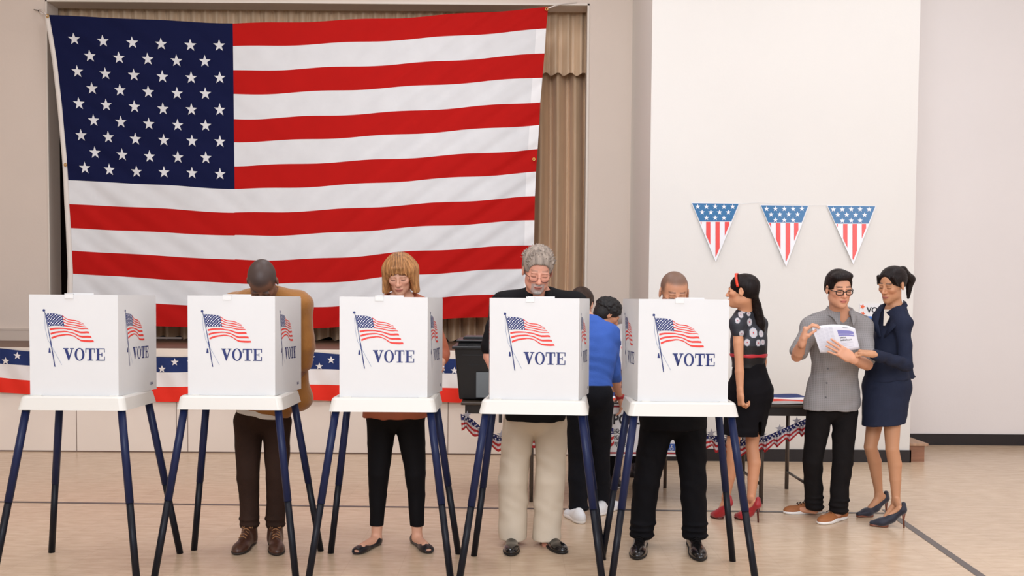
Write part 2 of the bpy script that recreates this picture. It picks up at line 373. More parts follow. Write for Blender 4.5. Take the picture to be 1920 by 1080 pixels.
def bstar(px, py, r):
    t = cr_interp(bx, b0, px); bt = cr_interp(bx, b1, px)
    f = lambda a, b_: bunt(a, max(0, min(1, (b_-t)/(bt-t))))-Vector((0, .006, 0))
    pts = [(px+(r if k % 2 == 0 else r*.42)*math.sin(k*PI/5), py-(r if k % 2 == 0 else r*.42)*math.cos(k*PI/5)) for k in range(10)]
    m.add([f(px, py)]+[f(*p) for p in pts], [(0, 1+k, 1+(k+1) % 10) for k in range(10)], 1)
k = 0; px = -50
seeds = [(11,677),(33,667),(304,692),(328,679),(584,670),(599,687),(621,675),(852,695)]
for s_ in seeds: bstar(*s_, 7.5)
for px in range(70, 1200, 24):
    if any(abs(px-s_[0]) < 20 for s_ in seeds) or px in range(286, 350): continue
    t = cr_interp(bx, b0, px); bstar(px, t+(9 if k % 2 else 20), 7.5); k += 1
bn = m.build('bunting', [clothmat('bunting_blue', (38, 52, 98)), clothmat('bunting_white', (228, 222, 218)), clothmat('bunting_red', (226, 52, 38))], smooth=True)
tag(bn, 'long red white and blue starred bunting along the stage front', 'bunting')

# ------------------------------------------------------------------ wall pennants
pb = mat('pennant_blue', (42, 110, 160), .25, coat=.3); pw = mat('pennant_white', (238, 238, 240), .25, coat=.3); pr_ = mat('pennant_red', (236, 72, 66), .25, coat=.3)
def pennant(x0, x1, y0, xt, yt, cat_y, label, redx, bandy):
    Yp = YB-.012
    def f(x, y, e=0): return P(x, y, Yp-e-.012*max(0, min(1, (y-y0)/(yt-y0)))*1.5)
    root = thing('pennant', label, 'pennant', group='triangular pennants on the white wall'); root.location = (0, 0, 0)
    m = MB()
    m.add([f(x0, y0), f(x1, y0+1.5), f(xt, yt)], [(0, 2, 1)], 1)
    m.build('flag_panel', [pb, pw, pr_], root, solid=.003)
    # blue band clipped to the triangle, then stripes
    def edge(y):
        t = (y-y0)/(yt-y0); return x0+(xt-x0)*t+1.5, x1+(xt-x1)*t-1.5
    m = MB(); a, b_ = edge(y0+1); c, d = edge(bandy)
    m.add([f(a, y0+1, .004), f(b_, y0+2, .004), f(d, bandy, .004), f(c, bandy, .004)], [(0, 3, 2, 1)], 0)
    for (ra, rb) in redx:
        pts = []
        top = bandy+1
        def ybot(x):
            if x < xt: t = (x-x0-2)/(xt-x0-1e-6)
            else: t = (x1-2-x)/(x1-xt+1e-6)
            return y0+(yt-4-y0)*max(0, min(1, t))
        n_ = 6; xs = [ra+(rb-ra)*i/n_ for i in range(n_+1)]
        xs = [x for x in xs if ybot(x) > top]
        if len(xs) < 2: continue
        vs = [f(x, top, .004) for x in xs]+[f(x, ybot(x), .004) for x in xs]
        q = len(xs); m.add(vs, [(i, q+i, q+i+1, i+1) for i in range(q-1)], 2)
    W = x1-x0
    for r_, (cnt, off, yy) in enumerate(((5, 0, 7.5), (4, .5, 18), (3, 1, 28.5))):
        for k_ in range(cnt):
            cx = x0+W*(.135+.18*(k_+off)); star_add(m, lambda a_, b_: f(a_, 2*(y0+yy)-b_, .006), cx, y0+yy, 5.2, 1, 0, .42)
    m.build('printed_stars_and_stripes', [pb, pw, pr_], root)
    return root
pennant(1296, 1387, 380, 1342, 491, 0, 'triangular starred pennant on white wall, nearest the stage curtain', [(1310, 1315.5), (1324, 1332), (1341.5, 1349.5), (1359, 1367.5)], 415)
pennant(1425, 1517, 384, 1474, 500, 0, 'triangular starred pennant in the middle of the row on the white wall', [(1440, 1446), (1455, 1463.5), (1473, 1481.5), (1489, 1497)], 417)
pennant(1550, 1643, 385, 1600, 496, 0, 'glossy triangular starred pennant above the navy suited woman', [(1565, 1571), (1581, 1589), (1598.5, 1607), (1616, 1624)], 419)
m = MB(); m.tube([P(1297, 381, YB-.01), P(1387, 382, YB-.01), P(1425, 380, YB-.008), P(1517, 385, YB-.01), P(1550, 385, YB-.01), P(1643, 386, YB-.01)], .0011, 6); o = m.build('pennant_string', pw); tag(o, 'thin white string joining the three wall pennants', 'string')

# ------------------------------------------------------------------ voting booths
navy = mat('leg_navy', (17, 29, 66), .4, spec=.3); lblack = mat('leg_black', (13, 16, 26), .42, spec=.25)
tabm = mat('booth_plastic', (216, 213, 205), .4, bump=.03, bscale=200); shm = mat('corrugated_white', (218, 218, 217), .45, .01, 6)
inkb = mat('ink_navy', (28, 42, 104), .5); inkr = mat('ink_red', (222, 58, 48), .5); inkw = mat('ink_white', (240, 240, 240), .5); inkg = mat('ink_grey_blue', (120, 135, 170), .5)
inkb2 = mat('ink_royal', (40, 74, 142), .5)
def slab_text(f, mb, mi, side=False):
    """V O T E in a slab serif face; unit coordinates, letters 1 high."""
    def quad(*p): mb.add([f(*q) for q in p], [tuple(range(len(p)))], mi)
    def rect(x0, y0, x1, y1): quad((x0, y0), (x1, y0), (x1, y1), (x0, y1))
    x = 0  # V
    rect(x-.02, .92, x+.44, 1.0); rect(x+.58, .92, x+.94, 1.0)
    quad((x+.08, .93), (x+.34, .93), (x+.56, .3), (x+.47, 0), (x+.42, 0)); quad((x+.42, 0), (x+.49, 0), (x+.83, .93), (x+.72, .93), (x+.46, .2))
    x = .98  # O
    n_ = 28; cx, cy = x+.44, .5
    o = [f(cx+.44*math.cos(2*PI*k/n_), cy+.52*math.sin(2*PI*k/n_)) for k in range(n_)]
    i_ = [f(cx+.24*math.cos(2*PI*k/n_), cy+.45*math.sin(2*PI*k/n_)) for k in range(n_)]
    mb.add(o+i_, [(k, (k+1) % n_, n_+(k+1) % n_, n_+k) for k in range(n_)], mi)
    x = 1.94  # T
    rect(x, .9, x+.84, 1.0); rect(x, .64, x+.07, .9); rect(x+.77, .64, x+.84, .9); rect(x+.32, .05, x+.54, .92); rect(x+.16, 0, x+.7, .08)
    x = 2.86  # E
    rect(x, .92, x+.8, 1.0); rect(x, 0, x+.8, .08); rect(x+.1, .05, x+.31, .95); rect(x+.3, .46, x+.52, .54); rect(x+.5, .34, x+.57, .66)
    rect(x+.73, .68, x+.8, .95); rect(x+.73, 0, x+.8, .34)
def curve_pts(pts, t):
    xs = [i/(len(pts)-1) for i in range(len(pts))]
    return cr_interp(xs, [p[0] for p in pts], t), cr_interp(xs, [p[1] for p in pts], t)
TOPC = [(257,214),(300,216),(350,220),(398,232),(428,254),(480,268),(530,278),(575,300)]
BOTC = [(300,440),(350,418),(400,408),(450,403),(500,420),(550,450),(600,462),(664,456)]
MIDC = [(280,328),(322,322),(368,322),(415,326),(456,330),(520,345),(580,348),(618,352)]
def flag_print(f, front, lb):
    """f maps print coordinates (pixels of the close-up) onto the panel"""
    navy_i, red_i, white_i, grey_i = 0, 1, 2, 3
    mb = MB(); e1, e2 = .0010, .0016
    def fp(u, v):
        t = curve_pts(TOPC, u); mm = curve_pts(MIDC, u); bb = curve_pts(BOTC, u)
        if v < .54: s = v/.54; x = t[0]*(1-s)+mm[0]*s; y = t[1]*(1-s)+mm[1]*s
        else: s = (v-.54)/.46; x = mm[0]*(1-s)+bb[0]*s; y = mm[1]*(1-s)+bb[1]*s
        return x, y+(2.5*math.sin(u*22+v*5) if u > .45 else 0)
    for st in range(0, 13, 2):
        u0 = .5 if st < 7 else .02; n_ = 14; vs = []
        u0 = .43 if st < 7 else .02
        for i in range(n_+1):
            u = u0+(1-u0-.012*(st % 3))*i/n_
            uu = u+.0
            for v in (st/13+.006, (st+1)/13-.006+.004*math.sin(u*9)): vs.append(f(*fp(min(1, uu), v), e1))
        mb.add(vs, [(2*i, 2*i+1, 2*i+3, 2*i+2) for i in range(n_)], red_i)
    n_ = 10; vs = []
    for i in range(n_+1):
        for v in (0, .535): vs.append(f(*fp(.43*i/n_, v), e1))
    mb.add(vs, [(2*i, 2*i+1, 2*i+3, 2*i+2) for i in range(n_)], navy_i)
    for a in range(9):
        for b_ in range(11):
            if (a+b_) % 2: continue
            x, y = fp(.035+.036*b_, .035+.058*a)
            mb.add([f(x+4.6*math.cos(t), y+4.6*math.sin(t), e2) for t in (0, 1.047, 2.094, 3.1416, 4.189, 5.236)], [(0, 1, 2, 3, 4, 5)], white_i)
    def ln(p, q, wd_, mi):
        dx, dy = q[0]-p[0], q[1]-p[1]; l = math.hypot(dx, dy); nx, ny = -dy/l*wd_/2, dx/l*wd_/2
        mb.add([f(p[0]-nx, p[1]-ny, e2), f(q[0]-nx, q[1]-ny, e2), f(q[0]+nx, q[1]+ny, e2), f(p[0]+nx, p[1]+ny, e2)], [(0, 1, 2, 3)], mi)
    ln((250, 200), (298, 450), 5, 0); ln((298, 450), (332, 672), 8, 0)
    ln((247, 235), (254, 340), 2.5, 3); ln((254, 340), (275, 440), 2.5, 3); ln((275, 440), (340, 560), 2.5, 3); ln((340, 560), (390, 655), 2.5, 3); ln((262, 240), (300, 500), 2.5, 3)
    mb.add([f(245+11*math.cos(2*PI*k/12), 190+11*math.sin(2*PI*k/12), e2) for k in range(12)], [tuple(range(12))], 0)
    mb.add([f(x, y, e2) for x, y in ((283, 512), (292, 512), (299, 552), (279, 552))], [(0, 1, 2, 3)], 0)
    return mb
# panel geometry in metres, print coordinates on the front panel: x 120..865 over its width, y 55..920 over its height
SWF, SH, SDEP, SPL = .466, .532, .42, .05
def make_booth():
    root = thing('voting_booth', '', 'voting booth')
    # table top with skirt
    m = MB(); zt = .075
    def ring(x, y0, y1, z, r, n_=5):
        pts = []
        for cx, cy, a0 in ((x-r, y1-r, 0), (-x+r, y1-r, PI/2), (-x+r, y0+r, PI), (x-r, y0+r, 1.5*PI)):
            for k in range(n_+1):
                t = a0+PI/2*k/n_; pts.append((cx+r*math.cos(t), cy+r*math.sin(t), z))
        return pts
    rings = [ring(.286, 0, .475, .90, .03), ring(.272, .012, .463, .962, .03), ring(.264, .02, .455, .971, .03), ring(.25, .035, .44, .973, .025), ring(.245, .04, .435, .967, .025)]
    q = len(rings[0]); vs = [v for r_ in rings for v in r_]
    fs = [(i*q+k, i*q+(k+1) % q, (i+1)*q+(k+1) % q, (i+1)*q+k) for i in range(len(rings)-1) for k in range(q)]
    fs.append(tuple((len(rings)-1)*q+k for k in range(q)))
    inner = ring(.28, .006, .469, .90, .03)+ring(.26, .024, .451, .955, .03); o_ = len(vs); vs += inner
    fs += [(k, o_+k, o_+(k+1) % q, (k+1) % q) for k in range(q)]; fs += [(o_+k, o_+q+k, o_+q+(k+1) % q, o_+(k+1) % q) for k in range(q)]; fs.append(tuple(o_+q+k for k in range(q))[::-1])
    m.add(vs, fs); m.build('tabletop', tabm, root, smooth=False)
    # legs
    for sx in (-1, 1):
        for sy in (0, 1):
            top = Vector((sx*.243, .05 if sy == 0 else .42, .955)); bot = Vector((sx*.375, -.09 if sy == 0 else .575, 0))
            j = top.lerp(bot, .56)
            m = MB(); m.tube([top, j], .0205, 16, 0); m.build('leg', navy, root, smooth=True)
            lg = C.objects[-1] if False else None
            m = MB(); m.tube([j-(bot-top)*.01, bot], .0185, 16, 0); m.build('leg_extension', lblack, bpy.data.objects[[o.name for o in root.children if o.name.startswith('leg') and 'ext' not in o.name][-1]], smooth=True)
    # shield
    zb = .972
    pts = [(-SWF/2-SPL, .05+SDEP), (-SWF/2, .05), (SWF/2, .05), (SWF/2+SPL, .05+SDEP)]
    m = MB()
    for i in range(3):
        a = Vector((*pts[i], 0)); b_ = Vector((*pts[i+1], 0)); d = (b_-a).normalized(); nrm = Vector((-d.y, d.x, 0))*.005
        vs = []
        rr = .012
        prof = [(0, 0), (1, 0), (1, SH-(rr if i == 2 else 0)), (1-(rr/(b_-a).length if i == 2 else 0), SH), ((rr/(b_-a).length if i == 0 else 0), SH), (0, SH-(rr if i == 0 else 0))]
        for s_ in (0, 1):
            for t, z in prof: vs.append(a.lerp(b_, t)+nrm*s_+Vector((0, 0, zb+z)))
        m.add(vs, [(0, 1, 2, 3, 4, 5), (11, 10, 9, 8, 7, 6)]+[(k, 6+k, 6+(k+1) % 6, (k+1) % 6) for k in range(6)])
    sh = m.build('privacy_shield', shm, root)
    # prints
    def ff(x, y, e): return Vector((-SWF/2+(x-120)/745*SWF, .05-e, zb+SH*(920-y)/865))
    def fl(x, y): return ff(405+x*95.0, 618-y*106, .0012)
    fp = flag_print(ff, True, None); fp.build('printed_flag', [inkb, inkr, inkw, inkg], sh)
    m = MB(); slab_text(fl, m, 0); m.build('vote_lettering', inkb, sh)
    for sgn in (-1, 1):
        a = Vector((sgn*SWF/2, .05, zb)); b_ = Vector((sgn*(SWF/2+SPL), .05+SDEP, zb)); d = (b_-a).normalized(); out = Vector((d.y, -d.x, 0))*(1 if sgn > 0 else -1)
        if sgn < 0: o_ = b_; d = -d
        else: o_ = a
        Lp = (b_-a).length
        def fs_(x, y, e, o_=o_, d=d, out=out, Lp=Lp):
            return o_+d*((x-120)/745*SWF*.80+.012)+out*e+Vector((0, 0, SH*(920-y)/865))
        fp = flag_print(fs_, False, None); fp.build('printed_flag', [inkb, inkr, inkw, inkg], sh)
        m = MB(); slab_text(lambda x, y: fs_(405+x*95, 618-y*106, .0012), m, 0); m.build('vote_lettering', inkb, sh)
        vs, fs = text_mb('ES&S', 30, .6); m = MB(); m.add([fs_((790 if sgn > 0 else 60)+v.x, 868-v.y, .0014) for v in vs], fs); m.build('small_mark', inkb, sh)
    # top rest plate and clip, bottom tabs
    m = MB(); m.box((-.035, .056, zb+SH-.05), (.105, .060, zb+SH+.009)); m.build('header_plate', shm, root)
    m = MB(); m.box((-.045, .046, zb+SH-.022), (0, .05, zb+SH+.006)); m.box((-.045, .046, zb+SH+.003), (0, .064, zb+SH+.007)); m.build('clip', mat('clip_plastic', (226, 226, 224), .3), root, bevel=.001)
    for x in (-SWF/2+.02, SWF/2-.045):
        m = MB(); m.box((x, .036, zb-.002), (x+.045, .05, zb+.004)); m.build('slot_tab', tabm, root, bevel=.001)
    return root
def copy_tree(o, parent=None):
    c = o.copy(); C.objects.link(c); c.parent = parent
    if parent is not None: c.matrix_parent_inverse = o.matrix_parent_inverse
    for ch in list(o.children): copy_tree(ch, c)
    return c
booth0 = make_booth()
blabels = ['white voting booth at the far left with nobody standing behind it', 'white voting booth in front of the man in the brown coat', 'white voting booth in front of the woman with the blonde bob',
           'white voting booth in front of the grey haired man in black', 'white voting booth in front of the man with shaved head and dark suit']
for i, (px, py, rz) in enumerate(((132, 769.5, 0), (429.5, 768.5, 0), (716.5, 772.5, 0), (999.5, 777.5, -.085), (1282, 781, -.03))):
    g = G(px, py, .90); o = booth0 if i == 0 else copy_tree(booth0)
    o.location = (g.x, g.y, 0); o.rotation_euler = (0, 0, rz)
    o['label'] = blabels[i]; o['category'] = 'voting booth'; o['group'] = 'voting booths in the front row'


# ================================================================== implicit surfaces
class SDF:
    def __init__(s, disp=None): s.p = []; s.disp = disp
    def cone(s, a, b, r1, r2, k=.02, op='u', flat=None, f=1.0):
        a = np.array(a, float); b = np.array(b, float)
        s.p.append(('c', (a, b, r1, r2, None if flat is None else np.array(flat, float), f), k, op, (a+b)/2, np.linalg.norm(b-a)/2+max(r1, r2))); return s
    def ell(s, c, r, R=None, k=.02, op='u'):
        c = np.array(c, float); r = np.array(r, float); R = np.eye(3) if R is None else np.array(R, float)
        s.p.append(('e', (c, r, R), k, op, c, r.max())); return s
    def box(s, c, h, R=None, rr=.005, k=.01, op='u'):
        c = np.array(c, float); h = np.array(h, float); R = np.eye(3) if R is None else np.array(R, float)
        s.p.append(('b', (c, h, R, rr), k, op, c, np.linalg.norm(h))); return s
    def plane(s, pt, n, k=.004):     # keeps the side the normal points away from
        n = np.array(n, float); n = n/np.linalg.norm(n); s.p.append(('p', (np.array(pt, float), n), k, 'i', None, 0)); return s
    def prim(s, kind, D, q):
        if kind == 'c':
            a, b, r1, r2, fl, f = D; ba = b-a; L = ba@ba; pa = q-a
            t = np.clip(pa@ba/max(L, 1e-9), 0, 1); v = pa-t[:, None]*ba
            if fl is not None:
                v = v+((f-1)*(v@fl))[:, None]*fl
            return np.sqrt((v*v).sum(1))-(r1+(r2-r1)*t)
        if kind == 'e':
            c, r, R = D; l = (q-c)@R; k0 = np.sqrt(((l/r)**2).sum(1)); k1 = np.sqrt(((l/r**2)**2).sum(1))+1e-9
            return k0*(k0-1)/k1
        if kind == 'b':
            c, h, R, rr = D; l = np.abs((q-c)@R)-(h-rr); o = np.sqrt((np.maximum(l, 0)**2).sum(1)); return o+np.minimum(l.max(1), 0)-rr
        if kind == 'p': return (q-D[0])@D[1]
    def eval(s, q, cid=None, cen=None, half=0):
        d = np.full(len(q), .15)
        for kind, D, k, op, c, rad in s.p:
            if kind == 'p': idx = slice(None)
            elif cid is not None:
                near = ((cen-c)**2).sum(1) < (rad+half+.07)**2
                idx = near[cid]
                if not idx.any(): continue
            else: idx = slice(None)
            e = s.prim(kind, D, q[idx]); dd = d[idx]
            if op == 'u': h = np.maximum(k-np.abs(dd-e), 0)/max(k, 1e-6); r = np.minimum(dd, e)-h*h*k/4
            else:
                if op == 's': e = -e
                h = np.maximum(k-np.abs(dd-e), 0)/max(k, 1e-6); r = np.maximum(dd, e)+h*h*k/4
            d[idx] = r
        if s.disp is not None: d = d+s.disp(q)
        return d
    def bounds(s):
        cs = [(p[4], p[5]) for p in s.p if p[4] is not None and p[3] == 'u']
        return np.min([c-r for c, r in cs], 0)-.03, np.max([c+r for c, r in cs], 0)+.03
    def mesh(s, h, box=None):
        lo, hi = s.bounds()
        if box is not None: lo = np.maximum(lo, box[0]); hi = np.minimum(hi, box[1])
        B = 8; nb = np.maximum(1, np.ceil((hi-lo)/(h*B)).astype(int))
        g = np.stack(np.meshgrid(*[np.arange(n) for n in nb], indexing='ij'), -1).reshape(-1, 3)
        cen = lo+(g+.5)*B*h; hd = B*h*.87
        d = s.eval(cen, np.arange(len(cen)), cen, 0); keep = np.abs(d) < hd*1.25+.02
        g = g[keep]; cen = cen[keep]; n = len(g)
        if n == 0: return np.zeros((0, 3)), np.zeros((0, 4), int)
        l = np.stack(np.meshgrid(*[np.arange(B+1)]*3, indexing='ij'), -1).reshape(-1, 3)
        cor = g[:, None]*B+l[None]; q = lo+cor.reshape(-1, 3)*h
        V = s.eval(q, np.repeat(np.arange(n), (B+1)**3), cen, hd).reshape(n, B+1, B+1, B+1)
        ins = V < 0
        # cell vertices
        acc = np.zeros((n, B, B, B, 3)); cnt = np.zeros((n, B, B, B))
        O = [(a, b, c) for a in (0, 1) for b in (0, 1) for c in (0, 1)]
        for ax in range(3):
            for o in O:
                if o[ax]: continue
                o2 = list(o); o2[ax] = 1
                A = V[:, o[0]:o[0]+B, o[1]:o[1]+B, o[2]:o[2]+B]; Z = V[:, o2[0]:o2[0]+B, o2[1]:o2[1]+B, o2[2]:o2[2]+B]
                cr_ = (A < 0) != (Z < 0); t = np.where(cr_, A/np.where(cr_, A-Z, 1), 0)
                pos = np.zeros(acc.shape); pos[...] = o; pos[..., ax] += t
                acc += pos*cr_[..., None]; cnt += cr_
        ac = cnt > 0; idx = np.argwhere(ac)
        cell = g[idx[:, 0]]*B+idx[:, 1:]; vert = lo+(cell+acc[ac]/cnt[ac][:, None])*h
        S = nb*B+2; key = (cell[:, 0]*S[1]+cell[:, 1])*S[2]+cell[:, 2]; od = np.argsort(key); ks = key[od]
        F = []
        for ax in range(3):
            A = ins[:, :B, :B, :B]; sl = [slice(0, B)]*3; sl[ax] = slice(1, B+1); Z = ins[:, sl[0], sl[1], sl[2]]
            e = np.argwhere(A != Z)
            if len(e) == 0: continue
            c = g[e[:, 0]]*B+e[:, 1:]; flip = A[e[:, 0], e[:, 1], e[:, 2], e[:, 3]]
            b1, b2 = [(1, 2), (2, 0), (0, 1)][ax]; fs = []
            for da, db in ((0, 0), (1, 0), (1, 1), (0, 1)):
                cc = c.copy(); cc[:, b1] -= da; cc[:, b2] -= db
                kk = (cc[:, 0]*S[1]+cc[:, 1])*S[2]+cc[:, 2]; w_ = np.clip(np.searchsorted(ks, kk), 0, len(ks)-1)
                fs.append(np.where((ks[w_] == kk) & (cc >= 0).all(1), od[w_], -1))
            fs = np.stack(fs, 1); ok = (fs >= 0).all(1); fs = fs[ok]; fl = flip[ok]
            fs[~fl] = fs[~fl][:, ::-1]; F.append(fs)
        return vert, (np.concatenate(F) if F else np.zeros((0, 4), int))

def np_obj(name, parts, mt, parent=None, col=None):
    vs = np.concatenate([p[0] for p in parts]); off = 0; fs = []
    for v, f in parts: fs.append(f+off); off += len(v)
    fs = np.concatenate(fs)
    me = bpy.data.meshes.new(name); me.vertices.add(len(vs)); me.vertices.foreach_set('co', vs.astype(np.float32).ravel())
    me.loops.add(fs.size); me.loops.foreach_set('vertex_index', fs.astype(np.int32).ravel()); me.polygons.add(len(fs))
    me.polygons.foreach_set('loop_start', np.arange(0, fs.size, 4, dtype=np.int32)); me.polygons.foreach_set('use_smooth', np.ones(len(fs), bool))
    me.update(calc_edges=True)
    if not isinstance(mt, (list, tuple)): mt = [mt]
    for x in mt: me.materials.append(x)
    if col is not None:
        a = me.color_attributes.new('Col', 'FLOAT_COLOR', 'POINT'); a.data.foreach_set('color', col(vs).astype(np.float32).ravel())
    o = bpy.data.objects.new(name, me); C.objects.link(o)
    if parent: o.parent = parent
    return o
def A(v): return np.array([v[0], v[1], v[2]], float)
def nrm(v): v = np.array(v, float); return v/np.linalg.norm(v)
def folds(amp, dirn=(0, 0, 1), wl=.09, seed=0):
    rs = np.random.RandomState(seed); d0 = nrm(dirn); ks = []
    for i in range(5):
        k_ = nrm(d0+rs.normal(0, .45, 3))*2*PI/(wl*rs.uniform(.6, 1.8)); m_ = nrm(rs.normal(0, 1, 3))*2*PI/.28; ks.append((k_ if i < 3 else np.array([k_[2], k_[0], k_[1]*.3])*.8, m_, rs.uniform(0, 6.28)))
    def f(q):
        r = np.zeros(len(q))
        for k_, m_, p_ in ks: r += np.sin(q@k_+2.2*np.sin(q@m_+p_)+p_)
        return r*amp/2.2
    return f
def rgb(c): return np.array(lin(c))
def strands(c, R, amp=.0009, n=64):
    def f(q):
        l = (q-c)@R; th = np.arctan2(l[:, 0], l[:, 1]+.03); rr = np.clip(np.hypot(l[:, 0], l[:, 1]+.03)/.05, 0, 1)
        return amp*rr*(np.sin(n*th+1.6*np.sin(l[:, 2]*34)+.8*np.sin(l[:, 1]*60))+.6*np.sin(n*2.1*th+2*np.sin(l[:, 2]*23+1)))
    return f

# ------------------------------------------------------------------ heads, hands, shoes
def head_frame(yaw, pitch, roll):
    # yaw 0 looks at the camera, positive turns towards photo right; pitch bows; roll tips the crown towards photo right
    f = np.array([math.sin(yaw)*math.cos(pitch), -math.cos(yaw)*math.cos(pitch), -math.sin(pitch)])
    up = np.array([math.sin(yaw)*math.sin(pitch), -math.cos(yaw)*math.sin(pitch), math.cos(pitch)])
    x = np.cross(f, up)
    c, s_ = math.cos(roll), math.sin(roll)
    up2 = up*c-x*s_; x2 = x*c+up*s_
    return np.stack([x2, f, up2], 1)       # columns: side, face, up
def head_sdf(S, c, R, sc=1.0, fem=False, brow=1.0, nose=1.0, ears=True):
    W = lambda *p: c+R@(np.array(p)*sc)
    E = lambda p, r, k=.015, op='u': S.ell(W(*p), np.array(r)*sc, R, k, op)
    jw = .046 if fem else .055
    E((0, -.016, .034), (.076, .096, .082), .02)
    E((0, .022, -.035), (jw+.004, .066, .078), .03)
    E((0, .046, -.078), (jw-.014, .038, .034), .025)
    E((0, .070, -.096), (.017 if fem else .022, .018, .016), .02)
    for s_ in (-1, 1):
        E((s_*.037, .055, -.018), (.022, .026, .02), .02)
        E((s_*(.037 if fem else .044), .012, -.064), (.016, .034, .026), .02)
        E((s_*.030, .094, .008), (.017, .013, .011), .014, 's')
        E((s_*.031, .072, .005), (.0155, .0145, .0125), .004)
        E((s_*.030, .080, .022), (.020, .009, .006*brow), .012)
    S.cone(W(0, .084, .010), W(0, .104*nose, -.026), .0065*sc, .0095*sc, .012)
    E((0, .102*nose, -.030), (.0115, .011, .009), .008)
    for s_ in (-1, 1): E((s_*.0115, .092, -.033), (.0075, .009, .0065), .006)
    E((0, .084, -.058), (.024, .014, .007), .006); E((0, .082, -.069), (.020, .014, .0075), .005)
    S.cone(W(-.022, .086, -.063), W(.022, .086, -.063), .0022*sc, .0022*sc, .003, 's')
    if ears:
        for s_ in (-1, 1):
            e_ = W(s_*.077, -.008, -.004)
            Rz = R@np.array([[1, s_*.25, 0], [-s_*.25, 1, 0], [0, 0, 1]])
            S.ell(e_, np.array((.009, .019, .031))*sc, Rz, .006); S.ell(W(s_*.087, -.001, .0), np.array((.006, .010, .018))*sc, Rz, .005, 's')
def face_col(c, R, sc, skin, lip, browc, lash, stubble=None, browh=1.0, beard=None):
    sk, lp, bw, ls = rgb(skin), rgb(lip), rgb(browc), rgb(lash)
    def f(vs, out):
        l = (vs-c)@R/sc; x, y, z = np.abs(l[:, 0]), l[:, 1], l[:, 2]
        near = (np.abs(l).max(1) < .13)
        def mixin(mask, colr, a=1.0):
            w_ = (mask*near*a)[:, None]; out[:] = out*(1-w_)+colr*w_
        blush = np.exp(-((x-.04)**2+(z+.03)**2)/.0005)*(y > .03); mixin(blush, rgb((min(255, skin[0]+10), skin[1]-14, skin[2]-12)), .4)
        nz = np.exp(-(x**2+(z+.03)**2)/.0002)*(y > .08); mixin(nz, rgb((min(255, skin[0]+8), skin[1]-14, skin[2]-12)), .4)
        if stubble is not None:
            sb = rgb(stubble[0]); sg = lambda v, w_: 1/(1+np.exp(-np.clip(v/w_, -30, 30)))
            jit = .002*np.sin(l[:, 0]*900)*np.sin(z*700+y*500)
            m_ = np.maximum(np.maximum(sg(z-.070+jit+.5*np.maximum(x-.045, 0)*0, .0045), sg(.036-y+jit, .004)*sg(z-.012, .006)), sg(-.022-y, .006)*sg(z+.06, .008))
            m_ = m_*(1-((x > .0775) & (z < .032)))
            mixin(m_, sb, stubble[1])
        if beard is not None:
            bc = rgb(beard[0]); m_ = ((z < -.045) & (z > -.125) & (y > .045) & (x < beard[2])) & ~((np.abs(z+.063) < .008) & (x < .022)) | ((z < -.043) & (z > -.056) & (x < .03) & (y > .07))
            mixin(m_.astype(float), bc, beard[1])
        bm = np.exp(-((z-(.030-.10*(x-.03)*(x > .03)))/.0042)**4*1.0)*(x > .011)*(x < .048)*(y > .045); mixin(bm, bw, .8*browh)
        em = np.exp(-((z-(-.003+.0*x))/.0028)**4)*(x > .017)*(x < .045)*(y > .05); mixin(em, ls, .85)
        lm = (x < .0225)*(np.abs(z+.0635) < .0105*np.sqrt(np.maximum(0, 1-(x/.024)**2)))*(y > .06); mixin(lm.astype(float), lp, .75)
        mm = (x < .020)*(np.abs(z+.063) < .0018)*(y > .06); mixin(mm.astype(float), rgb((90, 40, 36)), .6)
        nm = (np.abs(x-.008) < .0035)*(np.abs(z+.040) < .003)*(y > .08); mixin(nm.astype(float), rgb((80, 40, 34)), .6)
        return out
    return f
def hand_sdf(S, w, d, pn, ts, curl=(.5, .5, .55, .6), tcurl=.4, sc=1.0, spread=.06, tdir=None):
    """w wrist, d along the palm, pn palm normal (the side the fingers close to), ts +1/-1 side of the thumb"""
    d = nrm(d); pn = nrm(pn-d*np.dot(pn, d)); t = np.cross(d, pn)*ts; R = np.stack([d, t, pn], 1)
    S.cone(w-d*.02*sc, w+d*.03*sc, .026*sc, .028*sc, .02, 'u', pn, 1.45)
    S.box(w+d*.055*sc, np.array((.042, .038, .0135))*sc, R, .012*sc, .02)
    Ls = ((.042, .026, .021), (.046, .029, .022), (.042, .027, .021), (.033, .021, .018))
    for i in range(4):
        off = .0285-.019*i; b_ = w+d*(.092-.004*abs(i-1.2))*sc+t*off*sc; a = -spread*(i-1.3); dirv = nrm(d+t*-a*1.0*(1)); dirv = nrm(d+t*(-(i-1.3)*spread)); c_ = curl[i]
        ang = 0; r = (.0088, .009, .0086, .0076)[i]*sc; p0 = b_-d*.012*sc
        for j in range(3):
            ang += c_*(.9, 1.1, .7)[j]; v = dirv*math.cos(ang)+pn*math.sin(ang); p1 = p0+v*Ls[i][j]*sc*(1.2 if j == 0 else 1)
            S.cone(p0, p1, r, r*.9, .004); p0 = p1; r *= .9
    tb = w+d*.022*sc+t*.026*sc+pn*.006*sc; tv = nrm(d*.62+t*.72+pn*.3) if tdir is None else nrm(tdir)
    S.cone(w+d*.02*sc, tb+tv*.03*sc, .017*sc, .0135*sc, .012); p0 = tb+tv*.03*sc
    for j, l_ in enumerate((.032, .026)):
        tv = nrm(tv*math.cos(tcurl)+(pn*.7+d*.5-t*.3)*math.sin(tcurl)); p1 = p0+tv*l_*sc; S.cone(p0, p1, (.0105-.001*j)*sc, (.0098-.0015*j)*sc, .004); p0 = p1
